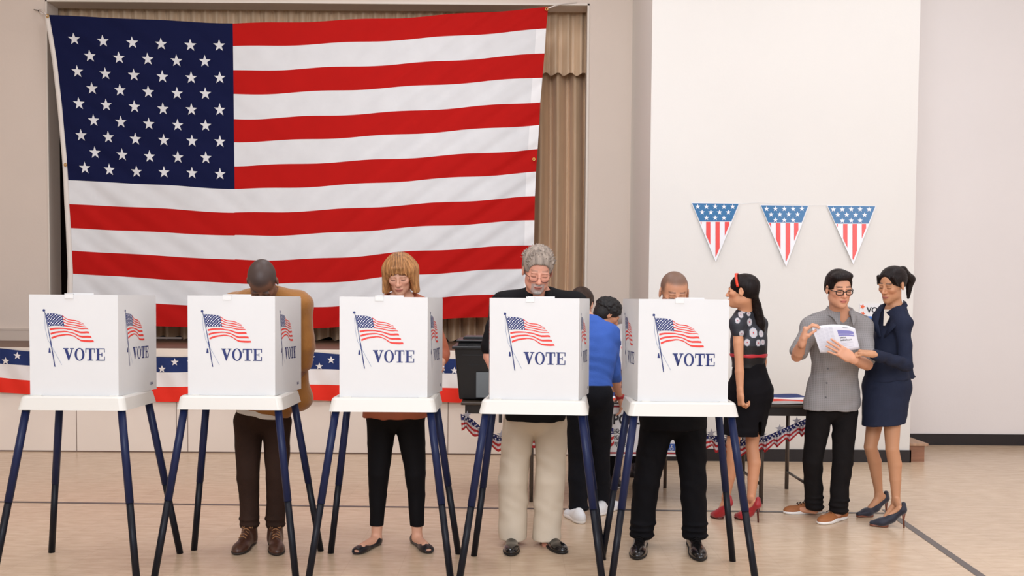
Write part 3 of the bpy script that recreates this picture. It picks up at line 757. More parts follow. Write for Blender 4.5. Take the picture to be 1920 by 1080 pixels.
def shoe(parent, heel, toe, kind, mt, sole, scale=1.0, lacem=None, opening=None):
    """heel and toe: ground points (back of the heel, tip of the toe)"""
    h = A(heel); t = A(toe); h[2] = 0; t[2] = 0; L = np.linalg.norm(t-h); d = (t-h)/L; s_ = np.array([-d[1], d[0], 0]); up = np.array([0, 0, 1.])
    R = np.stack([d, s_, up], 1); Wp = lambda a, b_, c_: h+d*a*L+s_*b_+up*c_
    S = SDF(); res = .0045
    if kind in ('sneaker', 'boot', 'loafer', 'dress'):
        wd_ = .045*scale
        hh = {'sneaker': .062, 'boot': .10, 'loafer': .055, 'dress': .062}[kind]*scale
        toeh = {'sneaker': .036, 'boot': .04, 'loafer': .034, 'dress': .042}[kind]*scale
        S.ell(Wp(.16, 0, .035), (L*.17, wd_*.82, hh*.8), R, .03)
        S.ell(Wp(.40, 0, .03), (L*.26, wd_*.86, hh*.78), R, .04)
        S.ell(Wp(.74, 0, .022), (L*.26, wd_*1.06, toeh), R, .03)
        if kind in ('sneaker', 'dress'): S.cone(Wp(.22, 0, .04), Wp(.24, 0, .066*scale), .031, .031, .014)
        if kind == 'boot': S.cone(Wp(.22, 0, .04), Wp(.20, 0, .13*scale), .042, .043, .03)
        S.plane((0, 0, .012), (0, 0, -1), .004)
        if kind == 'loafer': S.ell(Wp(.2, 0, .085*scale), (L*.16, wd_*.62, .035), R, .012, 's')
        o = np_obj('shoe', [S.mesh(res)], mt, parent)
        Q = SDF(); Q.ell(Wp(.2, 0, .012), (L*.205, wd_*.90, .028), R, .02); Q.ell(Wp(.45, 0, .012), (L*.3, wd_*.9, .028), R, .03); Q.ell(Wp(.73, 0, .012), (L*.277, wd_*1.13, .027), R, .03)
        Q.plane((0, 0, .028 if kind == 'sneaker' else .016), (0, 0, 1), .003); Q.plane((0, 0, 0.001), (0, 0, -1), .001)
        np_obj('sole', [Q.mesh(res)], sole, o)
        if lacem is not None:
            for k in range(5):
                a = .34+.075*k; z0_ = .030+hh*.78+.007; z = z0_-(z0_-.070*scale)*k/5
                m = MB(); zz = lambda q: z-.012*q*q
                m.tube([Wp(a+.02*(1 if q > 0 else -1)*.5, q*wd_*.5, zz(q)+.004) for q in (-1, -.5, 0, .5, 1)], .003, 6, 0)
                m.build('lace', lacem, o, smooth=True)
            m = MB(); 
            for sg in (-1, 1): m.tube([Wp(.33, 0, z0_+.004), Wp(.30, sg*.02, z0_+.012), Wp(.36, sg*.035, z0_-.008), Wp(.34, sg*.008, z0_+.003)], .0025, 6)
            m.build('lace', lacem, o, smooth=True)
        if kind == 'loafer':
            m = MB()
            for sg in (-1, 1): m.tube([Wp(.50, 0, hh*.83), Wp(.58, sg*.010, hh*.80), Wp(.62, sg*.014, hh*.70)], [.003, .006, .004], 6)
            m.build('tassel', mt, o, smooth=True)
        return o
    if kind == 'heel':
        S.cone(Wp(.66, 0, .028), Wp(.92, 0, .022), .036, .022, .02, 'u', up, 1.35); S.cone(Wp(.40, 0, .055), Wp(.68, 0, .030), .026, .034, .03, 'u', up, 1.2)
        S.cone(Wp(.10, 0, .118), Wp(.42, 0, .060), .026, .027, .03, 'u', up, 1.0); S.cone(Wp(.075, 0, .125), Wp(.06, 0, .158), .025, .017, .02)
        S.ell(Wp(.34, 0, .128), (L*.27, .024, .040), R@np.array([[math.cos(.35), 0, math.sin(.35)], [0, 1, 0], [-math.sin(.35), 0, math.cos(.35)]]), .012, 's')
        S.plane((0, 0, .008), (0, 0, -1), .003)
        o = np_obj('shoe', [S.mesh(.004)], mt, parent)
        m = MB(); m.tube([Wp(.045, 0, .11), Wp(.05, 0, .06), Wp(.03, 0, .0)], [.014, .0075, .0055], 10); m.build('stiletto_heel', sole, o, smooth=True)
        Q = SDF(); Q.cone(Wp(.62, 0, .009), Wp(.9, 0, .009), .036, .026, .02, 'u', up, 2.2); Q.plane((0, 0, .018), (0, 0, 1), .002); Q.plane((0, 0, .001), (0, 0, -1), .001)
        np_obj('sole', [Q.mesh(.004)], sole, o); return o
    if kind == 'flat':
        S.ell(Wp(.16, 0, .025), (L*.17, .036, .04), R, .02); S.ell(Wp(.45, 0, .014), (L*.32, .034, .022), R, .03); S.ell(Wp(.76, 0, .018), (L*.23, .042, .026), R, .02)
        S.ell(Wp(.36, 0, .055), (L*.32, .029, .036), R, .006, 's'); S.ell(Wp(.97, 0, .022), (L*.09, .022, .012), R, .004, 's')
        for q in (-1, 1): S.ell(Wp(.74, q*.017, .045), (L*.05, .009, .02), R, .003, 's')
        S.plane((0, 0, .004), (0, 0, -1), .002); o = np_obj('shoe', [S.mesh(.004)], mt, parent); return o

# ------------------------------------------------------------------ a person
SKINM = {}
def skin_mat(name, c):
    m = mat(name, c, .5, 0, bump=.04, bscale=120, attr='Col', spec=.4)
    b = m.node_tree.nodes['Principled BSDF']; b.inputs['Subsurface Weight'].default_value = .0
    return m
BASE = dict(cw=.158, cd=.108, ww=.135, wd=.100, hw=.158, hd=.110, arm=1.0, leg=1.0, neck=.056)
def torso_axes(J):
    sh = nrm(J['shR']-J['shL']); sp = nrm((J['shL']+J['shR'])/2-(J['hipL']+J['hipR'])/2)
    hp = nrm(J['hipR']-J['hipL']); return sh, sp, hp
def torso_sdf(S, J, B, e=0.0, k=.06, up=True, shoulders=True):
    ms = (J['shL']+J['shR'])/2; mh = (J['hipL']+J['hipR'])/2; sh, sp, hp = torso_axes(J)
    fr_ = nrm(np.cross(sh, sp)); up_ = np.cross(fr_, sh)*-1; up_ = nrm(np.cross(sh, fr_))*-1
    Rc = np.stack([sh, fr_, nrm(np.cross(sh, fr_))], 1)
    fh = nrm(np.cross(hp, sp)); Rh = np.stack([hp, fh, nrm(np.cross(hp, fh))], 1)
    d = np.linalg.norm(ms-mh); off = J.get('belly', np.zeros(3))
    S.ell(ms-sp*.13, (B['cw']+e, B['cd']+e, .175+e), Rc, k)
    S.ell(ms*.45+mh*.55+off*.4, (B['ww']+e, B['wd']+e, d*.42+e), Rc, k)
    S.ell(mh+sp*.03+off*.3, (B['hw']+e, B['hd']+e, .13+e), Rh, k)
    if 'bust' in B:
        for s_ in (-1, 1): S.ell(ms-sp*.17+sh*s_*.07+J['front']*B['cd']*.75, (.062+e, .055+e, .062+e), Rc, .04)
    if shoulders:
        nb = J['neck']
        for a in ('shL', 'shR'):
            S.cone(nb*.75+J[a]*.25, J[a], .052+e, .058*B['arm']+e, .05)
def limb(S, pts, rs, e=0, k=.006):
    k = min(k, .006)
    for i in range(len(pts)-1): S.cone(pts[i], pts[i+1], rs[i]+e, rs[i+1]+e, k)
HAIRM = {}
def person(label, pose, skin, B=None, head=None, hands=None, garments=(), bare=('arms', 'legs'), facec=None, hres=.0036, extra=None):
    """pose values are world points"""
    B_ = dict(BASE); B_.update(B or {}); J = {k: (A(v) if not isinstance(v, (int, float)) else v) for k, v in pose.items()}
    S = SDF(); hc = J['head']; R = head_frame(*head['rot']); sc = head.get('sc', 1.0)
    head_sdf(S, hc, R, sc, head.get('fem', False), head.get('brow', 1), head.get('nose', 1))
    nk = B_['neck']; S.cone(hc+R@np.array((0, -.022, -.06))*sc, J['neck'], nk*.96, nk*1.08, .025)
    Bs = {k: (v-.012 if k in ('cw', 'cd', 'ww', 'wd', 'hw', 'hd') else v) for k, v in B_.items()}
    torso_sdf(S, J, Bs, -.006)
    am = B_['arm']; lg = B_['leg']
    for s_ in 'LR':
        if J.get('sh'+s_) is not None and 'el'+s_ in J:
            a, b_, c_ = J['sh'+s_], J['el'+s_], J['wr'+s_]
            limb(S, [a, a*.5+b_*.5, b_], [.046*am, .044*am, .036*am]); limb(S, [b_, b_*.7+c_*.3, c_], [.036*am, .039*am, .0255*am])
        a, b_, c_ = J['hip'+s_], J['kn'+s_], J['an'+s_]
        limb(S, [a, a*.5+b_*.5, b_], [.078*lg, .063*lg, .047*lg])
        bk = J['back']*.018
        limb(S, [b_, b_*.70+c_*.30+bk, b_*.4+c_*.6+bk*.6, c_], [.047*lg, .049*lg, .040*lg, .029*lg])
        if 'toe'+s_ in J:   # foot
            t = J['toe'+s_]; h = J['heel'+s_]; hz = head.get('heelz', 0)
            fs_ = 1.0 if head.get('toes') else .74
            S.cone(c_, h+(t-h)*.16+np.array([0, 0, .032+hz]), .029*lg, .025*fs_, .012); S.cone(c_+np.array([0, 0, -.02 if head.get('toes') or hz else -.05]), h+(t-h)*.66+np.array([0, 0, .028]), .027*lg, .020*fs_, .02); S.cone(h+(t-h)*.16+np.array([0, 0, .03+hz]), h+(t-h)*.72+np.array([0, 0, .026]), .024*fs_, .022*fs_, .02)
            if head.get('toes'):
                dd_ = nrm(t-h); ss = np.array([-dd_[1], dd_[0], 0])
                for q in (-1, 0, 1): S.ell(h+(t-h)*.88+ss*q*.014+np.array([0, 0, .018]), (.012, .012, .010), None, .004)
    SH = {}
    for s_, hd in (hands or {}).items():
        hand_sdf(S, J['wr'+s_], **hd)
    lo, hi = S.bounds()
    parts = []
    hb = (hc-.17, hc+.17)
    parts.append(S.mesh(hres, hb))
    full = S.mesh(.0075)
    v, f = full
    boxes = [(hc-.165, hc+.165)]
    for s_ in (hands or {}):
        w_ = J['wr'+s_]+nrm(hands[s_]['d'])*.08; parts.append(S.mesh(.0028, (w_-.135, w_+.135))); boxes.append((w_-.13, w_+.13))
    fc = v[f].mean(1); kp = np.ones(len(f), bool)
    for a, b_ in boxes: kp &= ~((fc > a) & (fc < b_)).all(1)
    parts.append((v, f[kp]))
    skc = rgb(skin)
    ff = face_col(hc, R, sc, skin, **facec)
    def col(vs):
        out = np.repeat(skc[None], len(vs), 0); out = ff(vs, out); out[:, 3] = 1; return out
    o = np_obj('person', parts, skin_mat('skin_%d_%d_%d' % skin, skin), None, col)
    tag(o, label, 'person')
    return o, J, B_, hc, R, sc
def garment_upper(name, par, J, B, mt, e=.014, sleeve=None, rs=(.058, .052, .045), hem=None, hemn=(0, 0, -1), amp=.0022, seed=0, skirt=None, collar_cut=.075, res=.0065, neckdir=None, col=None, open_=None, wl=.10, cuffr=None, mod=None):
    S = SDF(folds(amp, (0.1, .1, 1), wl, seed)); torso_sdf(S, J, B, e)
    for s_ in 'LR':
        if sleeve is None or sleeve == 0: continue
        a, b_, c_ = J['sh'+s_], J['el'+s_], J['wr'+s_]
        if sleeve <= 1:
            p = a+(b_-a)*sleeve; S.cone(a, p, rs[0]*B['arm'], rs[1]*B['arm'], .035)
        else:
            p = b_+(c_-b_)*(sleeve-1); S.cone(a, b_, rs[0]*B['arm'], rs[1]*B['arm'], .035); S.cone(b_, p, rs[1]*B['arm'], rs[2]*B['arm'], .008)
        if cuffr: dd_ = nrm((p-(a if sleeve <= 1 else b_))); S.cone(p-dd_*.03, p-dd_*.005, cuffr, cuffr, .004)
    if skirt:
        mh = (J['hipL']+J['hipR'])/2; S.cone(mh+np.array([0, 0, .08]), mh+np.array([skirt[3] if len(skirt) > 3 else 0, 0, -skirt[0]]), skirt[1], skirt[2], .05, 'u', J['front'], B['hw']/B['hd']*.95)
    if mod: mod(S)
    if hem is not None: S.plane((0, 0, hem) if np.ndim(hem) == 0 else A(hem), hemn, .004)
    nb = J['neck']; nd = nrm(neckdir if neckdir is not None else J['front']*.35+np.array([0, 0, 1]))
    S.ell(nb+nd*.035+J['front']*.015, (collar_cut, collar_cut*.95, .06), None, .01, 's')
    return np_obj(name, [S.mesh(res)], mt, par, col)
def trousers(name, par, J, B, mt, rh=.098, rk=.070, ra=.062, hemz=.05, e=.012, top=None, amp=.002, seed=1, belly=True, res=.0068, bunch=0, cuff=None, crease=None, shrink=1):
    S = SDF(folds(amp*.75, (.5, .2, 1), .13, seed)); hp = nrm(J['hipR']-J['hipL']); sp = np.array([0, 0, 1.]); fh = J['front']; mh = (J['hipL']+J['hipR'])/2
    Rh = np.stack([hp, fh, np.cross(hp, fh)], 1)
    S.ell(mh+sp*.03, (B['hw']+e, B['hd']+e, .13+e), Rh, .04)
    for s_ in 'LR':
        a, b_, c_ = J['hip'+s_], J['kn'+s_], J['an'+s_]
        mid = a*.5+b_*.5; S.cone(a-sp*.03, mid, rh, (rh+rk)/2*.99, .02); S.cone(mid, b_, (rh+rk)/2*.99, rk, .006)
        bt = np.array([c_[0], c_[1], hemz]); q = b_*.6+bt*.4+J['back']*.012
        S.cone(b_, q, rk, (rk*.55+ra*.45)*1.01, .006); S.cone(q, bt-np.array([0, 0, .03]), (rk*.55+ra*.45)*1.01, ra, .006)
        for k_ in range(bunch):
            z = hemz+.02+.035*k_; t_ = (z-bt[2])/(b_[2]-bt[2]); c3 = bt+(b_-bt)*t_; S.ell(c3+np.array([.004*(-1)**k_, -.004, 0]), (ra+.007-.001*k_, ra+.007-.001*k_, .012), None, .012)
    S.plane((0, 0, hemz), (0, 0, -1), .003)
    if top is not None: S.plane((0, 0, top), (0, 0, 1), .003)
    o = np_obj(name, [S.mesh(res)], mt, par); return o
def collar(par, J, mt, w=.035, r=.062, opening=.35, tilt=.5, name='collar', ht=.028, flapl=.05):
    """turned down collar: a band round the neck with two flaps at the front"""
    nb = J['neck']; f = nrm(J['front']*np.array([1, 1, 0])); s_ = np.cross(f, (0, 0, 1)); m = MB(); n = 26; vs = []
    for i in range(n+1):
        t = opening+(2*PI-2*opening)*i/n
        ed = min(t-opening, 2*PI-opening-t); fl = max(0, 1-ed/.5)
        dr = nrm(f*math.cos(t)+s_*math.sin(t))
        zf = -.020*(math.cos(t)+1)*.9+.008
        for (rr, z) in ((r*.98, zf), (r*.90, zf+ht), (r*.98, zf+ht+.004), (r*1.22+.010*fl, zf-.004-flapl*fl*.5), (r*1.26+.012*fl, zf-.010-flapl*fl*.62)):
            vs.append(nb+dr*rr+np.array([0, 0, z+.02]))
    m.add(vs, [(5*i+k, 5*i+k+1, 5*(i+1)+k+1, 5*(i+1)+k) for i in range(n) for k in range(4)])
    return m.build(name, mt, par, smooth=True, solid=.004)
def glasses(par, c, R, sc, mt, kind='frame', thick=.0022, w=.022, h=.016, drop=0, lensy=.098):
    W = lambda *p: Vector(c+R@(np.array(p)*sc)); root = None
    m = MB()
    for s_ in (-1, 1):
        pts = []
        for k in range(20):
            t = 2*PI*k/20; x = math.copysign(abs(math.cos(t))**.75, math.cos(t))*w; z = math.copysign(abs(math.sin(t))**.8, math.sin(t))*h
            pts.append(W(s_*(.032)+x, lensy-.35*abs(.032+x*s_)*.5, .000-drop+z))
        if kind == 'half':
            m.tube([p for k, p in enumerate(pts) if k >= 10]+[pts[0]], thick, 6)
        else: m.tube(pts, thick, 6, closed=True)
    m.tube([W(-.010, lensy-.002, .004-drop), W(0, lensy+.002, .006-drop), W(.010, lensy-.002, .004-drop)], thick, 6)
    for s_ in (-1, 1): m.tube([W(s_*.053, lensy-.012, .006-drop), W(s_*.070, .06, .007-drop*.7), W(s_*.080, .0, .012), W(s_*.082, -.02, .002)], thick, 6)
    g = m.build('glasses', mt, par, smooth=True); return g
def hair_short(par, c, R, sc, mt, e=.008, line=.068, sideburn=True, seed=0, amp=.0015, top=.0, res=.0035, quiff=0, fringe=None, name='hair', spike=None, low=-.045, back=0):
    W = lambda *p: c+R@(np.array(p)*sc)
    fo = strands(c, R, amp*.6)
    S = SDF(fo); S.ell(W(0, -.018, .036+top*.5), np.array((.077+e, .097+e, .083+e+top*.5))*sc, R, .01)
    S.ell(W(0, -.045, -.01), np.array((.066+e, .062+e, .06+back))*sc, R, .03)
    if quiff:
        S.ell(W(.02*quiff, .045, .088), np.array((.055, .045, .032))*sc, R, .02); S.ell(W(-.03*quiff, .03, .095), np.array((.04, .05, .025))*sc, R, .02)
    if spike:
        rs = np.random.RandomState(seed)
        for k in range(spike):
            th = rs.uniform(-1.35, 1.35); ph = rs.uniform(-.9, .75); n_ = np.array([math.sin(th)*math.cos(ph), math.sin(ph), math.cos(th)*math.cos(ph)])
            b_ = np.array((0, -.018, .036))+n_*np.array((.08, .10, .086)); v = n_+rs.normal(0, .25, 3)+np.array([0, .1, .25]); S.cone(c+R@b_*sc, c+R@(b_+nrm(v)*.024)*sc, .006*sc, .0016*sc, .004)
    # face opening
    S.box(W(0, .105, line-.155), np.array((.062, .075, .15))*sc, R, .05*sc, .012, 's')
    S.box(W(0, .10, -.10), np.array((.12, .092, .105))*sc, R, .02*sc, .01, 's')
    S.plane(W(0, 0, low), -R[:, 2], .006)
    if sideburn is not True: pass
    for s_ in (-1, 1): S.ell(W(s_*.09, -.004, -.004), np.array((.022, .024, .036))*sc, R, .006, 's')
    return np_obj(name, [S.mesh(res)], mt, par)
def hairmat(name, c, var=.25, rough=.45, attr=None):
    return mat(name, c, rough, var*1.3, 24, .25, 60, (3, 3, .3), spec=.18, attr=attr)
def disc_button(par, p, nn, mt, r=.006):
    nn = Vector(nn).normalized(); m = MB(); m.tube([Vector(p), Vector(p)+nn*.003], r, 10); return m.build('button', mt, par)

# ================================================================== the people
def pose(d, front, base=None):
    o = {k: P(*v) for k, v in d.items()}; f = Vector(front).normalized(); o['front'] = f; o['back'] = -f; return o
FY = (0, -1, 0)
def feet(po, **k):
    for n_, (px, py) in k.items(): po[n_] = G(px, py)
# --- 1 man in the brown coat
YP = 5.95
po = pose(dict(head=(492, 528, 5.62), neck=(503, 556, 5.80), shL=(440, 575, 5.88), shR=(560, 572, 5.86), elL=(418, 660, 5.78), elR=(571, 650, 5.88), wrL=(440, 720, 5.66), wrR=(567, 692, 5.93),
               hipL=(466, 780, 6.03), hipR=(519, 782, 6.03), knL=(465, 895, 6.0), knR=(519, 895, 6.0), anL=(468, 1003, 6.0), anR=(516, 1002, 6.0)), (0, -1, -.1))
feet(po, toeL=(443, 1042), heelL=(474, 1014), toeR=(520, 1043), heelR=(515, 1014))
per, J, B_, hc, R, sc = person('man bowing his closely cropped head, in a long brown coat behind a booth', po, (122, 82, 62), dict(cw=.165, cd=.115, hw=.145),
    dict(rot=(.05, 1.12, .03), sc=1.03), dict(R=dict(d=(-.45, -.1, -.9), pn=(-1, 0, .3), ts=1, curl=(.4, .4, .5, .5)), L=dict(d=(.3, -1, -.2), pn=(0, 0, -1), ts=1)),
    facec=dict(lip=(130, 72, 66), browc=(40, 30, 26), lash=(30, 22, 20), stubble=((56, 46, 43), .9)))
coat = mat('coat_brown', (150, 100, 48), .75, .06, 12, .25, 60, sheen=.3)
def coatmod(S):
    S.cone(A(J['hipL'])+np.array([-.05, 0, .1]), A(J['hipL'])+np.array([-.085, .0, -.10]), .10, .085, .04); S.cone(A(J['hipR'])+np.array([.06, 0, .15]), A(P(560, 745, 6.02)), .10, .085, .04)
    S.cone(A(P(548, 620, 6.0)), A(P(557, 742, 6.0)), .085, .072, .04)
    S.plane(A(P(500, 776, 5.95)), (-.25, 0, -1), .01)
    f = J['front']; c0 = A(P(478, 775, 5.88)); S.box(c0+np.array([.02, -.09, 0]), (.055, .10, .25), None, .02, .01, 's')
garment_upper('coat', per, J, B_, coat, .026, 1.72, (.070, .062, .052), None, amp=.0026, seed=2, collar_cut=.06, mod=coatmod, wl=.14)
garment_upper('shirt', per, J, B_, mat('shirt_offwhite', (215, 210, 204), .8, .03), .015, 0, hem=P(478, 784, 5.88), hemn=(-.2, 0, -1), seed=3)
trousers('trousers', per, J, B_, mat('trousers_dark_brown', (50, 34, 27), .8, .12, 9, .3, 90), .088, .067, .052, .10, .008, amp=.0028, seed=5, bunch=2)
bm = mat('boot_leather', (70, 42, 30), .38, .25, 14, .15, 60); bs = mat('boot_sole', (42, 32, 27), .7)
for a, b_ in (('L', -1), ('R', 1)): shoe(per, po['heel'+a], po['toe'+a], 'boot', bm, bs, 1.0, mat('lace_tan', (150, 108, 74), .8))
# --- 2 woman with the bob
po = pose(dict(head=(750, 515, 5.80), neck=(753, 560, 5.88), shL=(702, 583, 5.92), shR=(802, 583, 5.92), elL=(684, 668, 5.86), elR=(829, 664, 5.90), wrL=(708, 700, 5.66), wrR=(822, 694, 5.70),
               hipL=(716, 775, 6.0), hipR=(768, 775, 6.0), knL=(710, 888, 5.98), knR=(779, 888, 5.98), anL=(706, 1006, 6.0), anR=(782, 1004, 6.0)), FY)
feet(po, toeL=(664, 1042), heelL=(712, 1018), toeR=(807, 1040), heelR=(775, 1014))
per, J, B_, hc, R, sc = person('woman with a blonde bob and rust coloured top marking her ballot behind a booth', po, (216, 162, 134), dict(cw=.145, cd=.105, ww=.135, hw=.175, hd=.125, arm=.88, leg=1.02, neck=.048, bust=1),
    dict(rot=(-.04, .42, -.03), sc=.96, fem=True, toes=True), dict(R=dict(d=(-.5, -1, -.25), pn=(0, 0, -1), ts=-1, sc=.9, curl=(.5, .5, .6, .6)), L=dict(d=(.3, -1, -.2), pn=(0, 0, -1), ts=1, sc=.9)),
    facec=dict(lip=(186, 104, 92), browc=(140, 98, 72), lash=(64, 44, 36)))
rust = mat('top_rust', (166, 88, 58), .7, .05, 10, .15, 60)
def pmod(S): S.cone(A(J['hipL'])*.5+A(J['hipR'])*.5+np.array([0, 0, .1]), A(J['hipL'])*.5+A(J['hipR'])*.5+np.array([0, 0, -.08]), .19, .195, .04, 'u', J['front'], 1.3)
garment_upper('top', per, J, B_, rust, .014, 1.35, (.062, .056, .050), P(745, 786, 5.9).z, amp=.003, seed=6, mod=pmod, collar_cut=.085)
trousers('cropped_trousers', per, J, B_, mat('trousers_black', (17, 15, 17), .75, .05), .094, .063, .040, P(706, 985, 6.0).z, .012, amp=.002, seed=7)
for a in 'LR': shoe(per, po['heel'+a], po['toe'+a], 'flat', mat('shoe_black_satin', (20, 20, 26), .35), None)
hm = hairmat('hair_blonde', (172, 124, 78), .3, attr='Col')
def bob(par, c, R, sc):
    W = lambda *p: c+R@(np.array(p)*sc); S = SDF(strands(c, R, .0012, 46))
    S.ell(W(0, -.018, .042), np.array((.096, .108, .090))*sc, R, .02)
    for s_ in (-1, 1):
        S.cone(W(s_*.080, .012, .03), W(s_*.094, .018, -.10), .030*sc, .028*sc, .03, 'u', R[:, 0], 1.3); S.cone(W(s_*.070, -.04, .02), W(s_*.070, -.04, -.11), .040*sc, .034*sc, .04)
    S.cone(W(0, -.075, .03), W(0, -.07, -.11), .055*sc, .045*sc, .04)
    S.box(W(0, .12, -.080), np.array((.052, .085, .122))*sc, R, .035*sc, .010, 's'); S.box(W(0, .03, -.17), np.array((.055, .12, .08))*sc, R, .03*sc, .01, 's')
    S.plane(W(0, 0, -.112), -R[:, 2]+R[:, 1]*.1, .01)
    def hcol(vs):
        l = (vs-c)@R/sc; rt = np.exp(-((l[:, 0]/.05)**2+((l[:, 2]-.12)/.055)**2))*(.6+.4*np.sin(l[:, 0]*420+l[:, 1]*60)); th_ = np.arctan2(l[:, 0], l[:, 1]+.03); st = .5+.5*np.sin(46*th_+1.6*np.sin(l[:, 2]*34))*np.cos(17*th_)
        a_, b_, d_ = rgb((190, 138, 88)), rgb((150, 100, 60)), rgb((84, 58, 40)); o = a_*st[:, None]+b_*(1-st[:, None]); o = o*(1-rt[:, None]*.8)+d_*rt[:, None]*.8; o[:, 3] = 1; return o
    for k in range(9):      # fringe locks
        x = -.046+.0115*k; S.cone(W(x*.7, .085, .075), W(x*1.15+.004*math.sin(k*2), .088, .040+.008*math.sin(k*1.7)-abs(x)*.2), .009*sc, .0035*sc, .006)
    return np_obj('hair', [S.mesh(.0032)], hm, par, hcol)
bob(per, hc, R, sc)
m = MB(); wr = J['wrR']; 
for k in range(12):
    t = 2*PI*k/12; c_ = Vector(wr)+Vector((.032*math.cos(t), .012*math.sin(t)+.01, .034*math.sin(t))); m.tube([c_-Vector((.006, 0, 0)), c_, c_+Vector((.006, 0, 0))], [.002, .006, .002], 8)
m.build('bead_bracelet', mat('beads', (205, 205, 210), .2), per, smooth=True)
# --- 3 grey haired man
po = pose(dict(head=(1008, 508, 5.80), neck=(1010, 556, 5.92), shL=(945, 572, 5.96), shR=(1078, 572, 5.96), elL=(918, 668, 5.92), elR=(1082, 666, 5.92), wrL=(950, 725, 5.70), wrR=(1050, 725, 5.70),
               hipL=(974, 782, 6.02), hipR=(1033, 782, 6.02), knL=(962, 900, 6.0), knR=(1032, 900, 6.0), anL=(962, 1008, 6.0), anR=(1024, 1006, 6.0), belly=(0, 0, 1)), FY)
po['belly'] = Vector((0, -.08, 0))
feet(po, toeL=(958, 1044), heelL=(961, 1012), toeR=(1058, 1040), heelR=(1018, 1014))
per, J, B_, hc, R, sc = person('man with spiky grey hair, goatee and glasses in a black polo shirt', po, (224, 160, 134), dict(cw=.175, cd=.12, ww=.165, wd=.13, hw=.168, hd=.125, arm=1.05, neck=.062),
    dict(rot=(.10, .42, .06), sc=1.06), dict(R=dict(d=(-.3, -1, -.1), pn=(0, 0, -1), ts=-1), L=dict(d=(.3, -1, -.1), pn=(0, 0, -1), ts=1)),
    facec=dict(lip=(176, 100, 90), browc=(160, 120, 100), lash=(110, 74, 62), beard=((168, 158, 152), .75, .036)))
polo = mat('polo_black', (24, 23, 25), .8, .05)
garment_upper('polo_shirt', per, J, B_, polo, .018, .8, (.070, .066, .06), P(1003, 791, 5.9).z, amp=.003, seed=8, collar_cut=.07)
collar(per, J, polo, r=.084, opening=.42, ht=.034, flapl=.09)
trousers('trousers', per, J, B_, mat('khaki', (208, 193, 172), .8, .03, 6, .06, 200), .100, .090, .086, .040, .014, amp=.0035, seed=9)
m = MB(); m.box((J['hipL'][0]-.125, J['hipL'][1]-.06, P(935, 793, 5.95).z), (J['hipL'][0]-.105, J['hipL'][1]-.045, P(935, 775, 5.95).z)); m.build('phone_case', blk, per, bevel=.003)
for a in 'LR': shoe(per, po['heel'+a], po['toe'+a], 'loafer', mat('loafer_black', (18, 17, 18), .2, coat=.4), mat('sole_black', (20, 18, 18), .6))
hair_short(per, hc, R, sc, hairmat('hair_grey', (150, 136, 124), .35), .010, .070, seed=11, amp=.002, top=.012, spike=170, low=-.03, res=.0033)
W = lambda *p: hc+R@(np.array(p)*sc)
S = SDF(folds(.001, R@np.array([1, 0, 0]), .008, 3)); S.cone(W(-.022, .078, -.053), W(0, .090, -.049), .0035, .006, .004); S.cone(W(.022, .078, -.053), W(0, .090, -.049), .0035, .006, .004)
S.ell(W(0, .078, -.093), (.024, .016, .015), R, .006)
for s_ in (-1, 1): S.cone(W(s_*.022, .078, -.053), W(s_*.022, .074, -.088), .004, .007, .005)
np_obj('goatee', [S.mesh(.0025)], hairmat('beard_grey', (176, 166, 158), .3), per)
glasses(per, hc, R, sc, mat('wire_dark', (84, 44, 46), .35, metal=.5), 'half', .0014, .022, .017, .010)
# --- 4 man with shaved head
po = pose(dict(head=(1264, 549, 5.78), neck=(1266, 585, 5.92), shL=(1206, 610, 5.96), shR=(1330, 610, 5.96), elL=(1196, 690, 5.90), elR=(1340, 690, 5.90), wrL=(1225, 735, 5.70), wrR=(1310, 735, 5.70),
               hipL=(1233, 788, 6.02), hipR=(1292, 788, 6.02), knL=(1212, 905, 6.0), knR=(1300, 905, 6.0), anL=(1202, 1006, 6.0), anR=(1304, 1006, 6.0)), FY)
feet(po, toeL=(1194, 1051), heelL=(1203, 1014), toeR=(1313, 1054), heelR=(1297, 1014))
per, J, B_, hc, R, sc = person('man with a shaved head, glasses and dark suit standing behind a booth', po, (206, 146, 112), dict(cw=.170, cd=.115, ww=.15, wd=.115, hw=.165, hd=.12),
    dict(rot=(.06, .38, .03), sc=1.03), dict(R=dict(d=(-.3, -1, -.1), pn=(0, 0, -1), ts=-1), L=dict(d=(.3, -1, -.1), pn=(0, 0, -1), ts=1)),
    facec=dict(lip=(170, 96, 84), browc=(96, 66, 50), lash=(60, 38, 32), stubble=((88, 70, 60), .85)))
suit = mat('suit_black', (16, 15, 18), .8, .05)
garment_upper('suit_jacket', per, J, B_, suit, .026, 1.95, (.072, .062, .048), P(1270, 806, 5.95), (0.03, 0, -1), amp=.0025, seed=12, skirt=(.12, .19, .205), collar_cut=.07)
trousers('suit_trousers', per, J, B_, suit, .104, .080, .070, .055, .012, amp=.003, seed=13, bunch=3)
for a in 'LR': shoe(per, po['heel'+a], po['toe'+a], 'dress', mat('shoe_black_leather', (20, 18, 18), .25, coat=.4), mat('sole_black', (20, 18, 18), .6), 1.05, mat('lace_black', (18, 17, 18), .8))
glasses(per, hc, R, sc, mat('wire_silver', (120, 105, 92), .3, metal=.8), 'frame', .0013, .022, .014, .014)
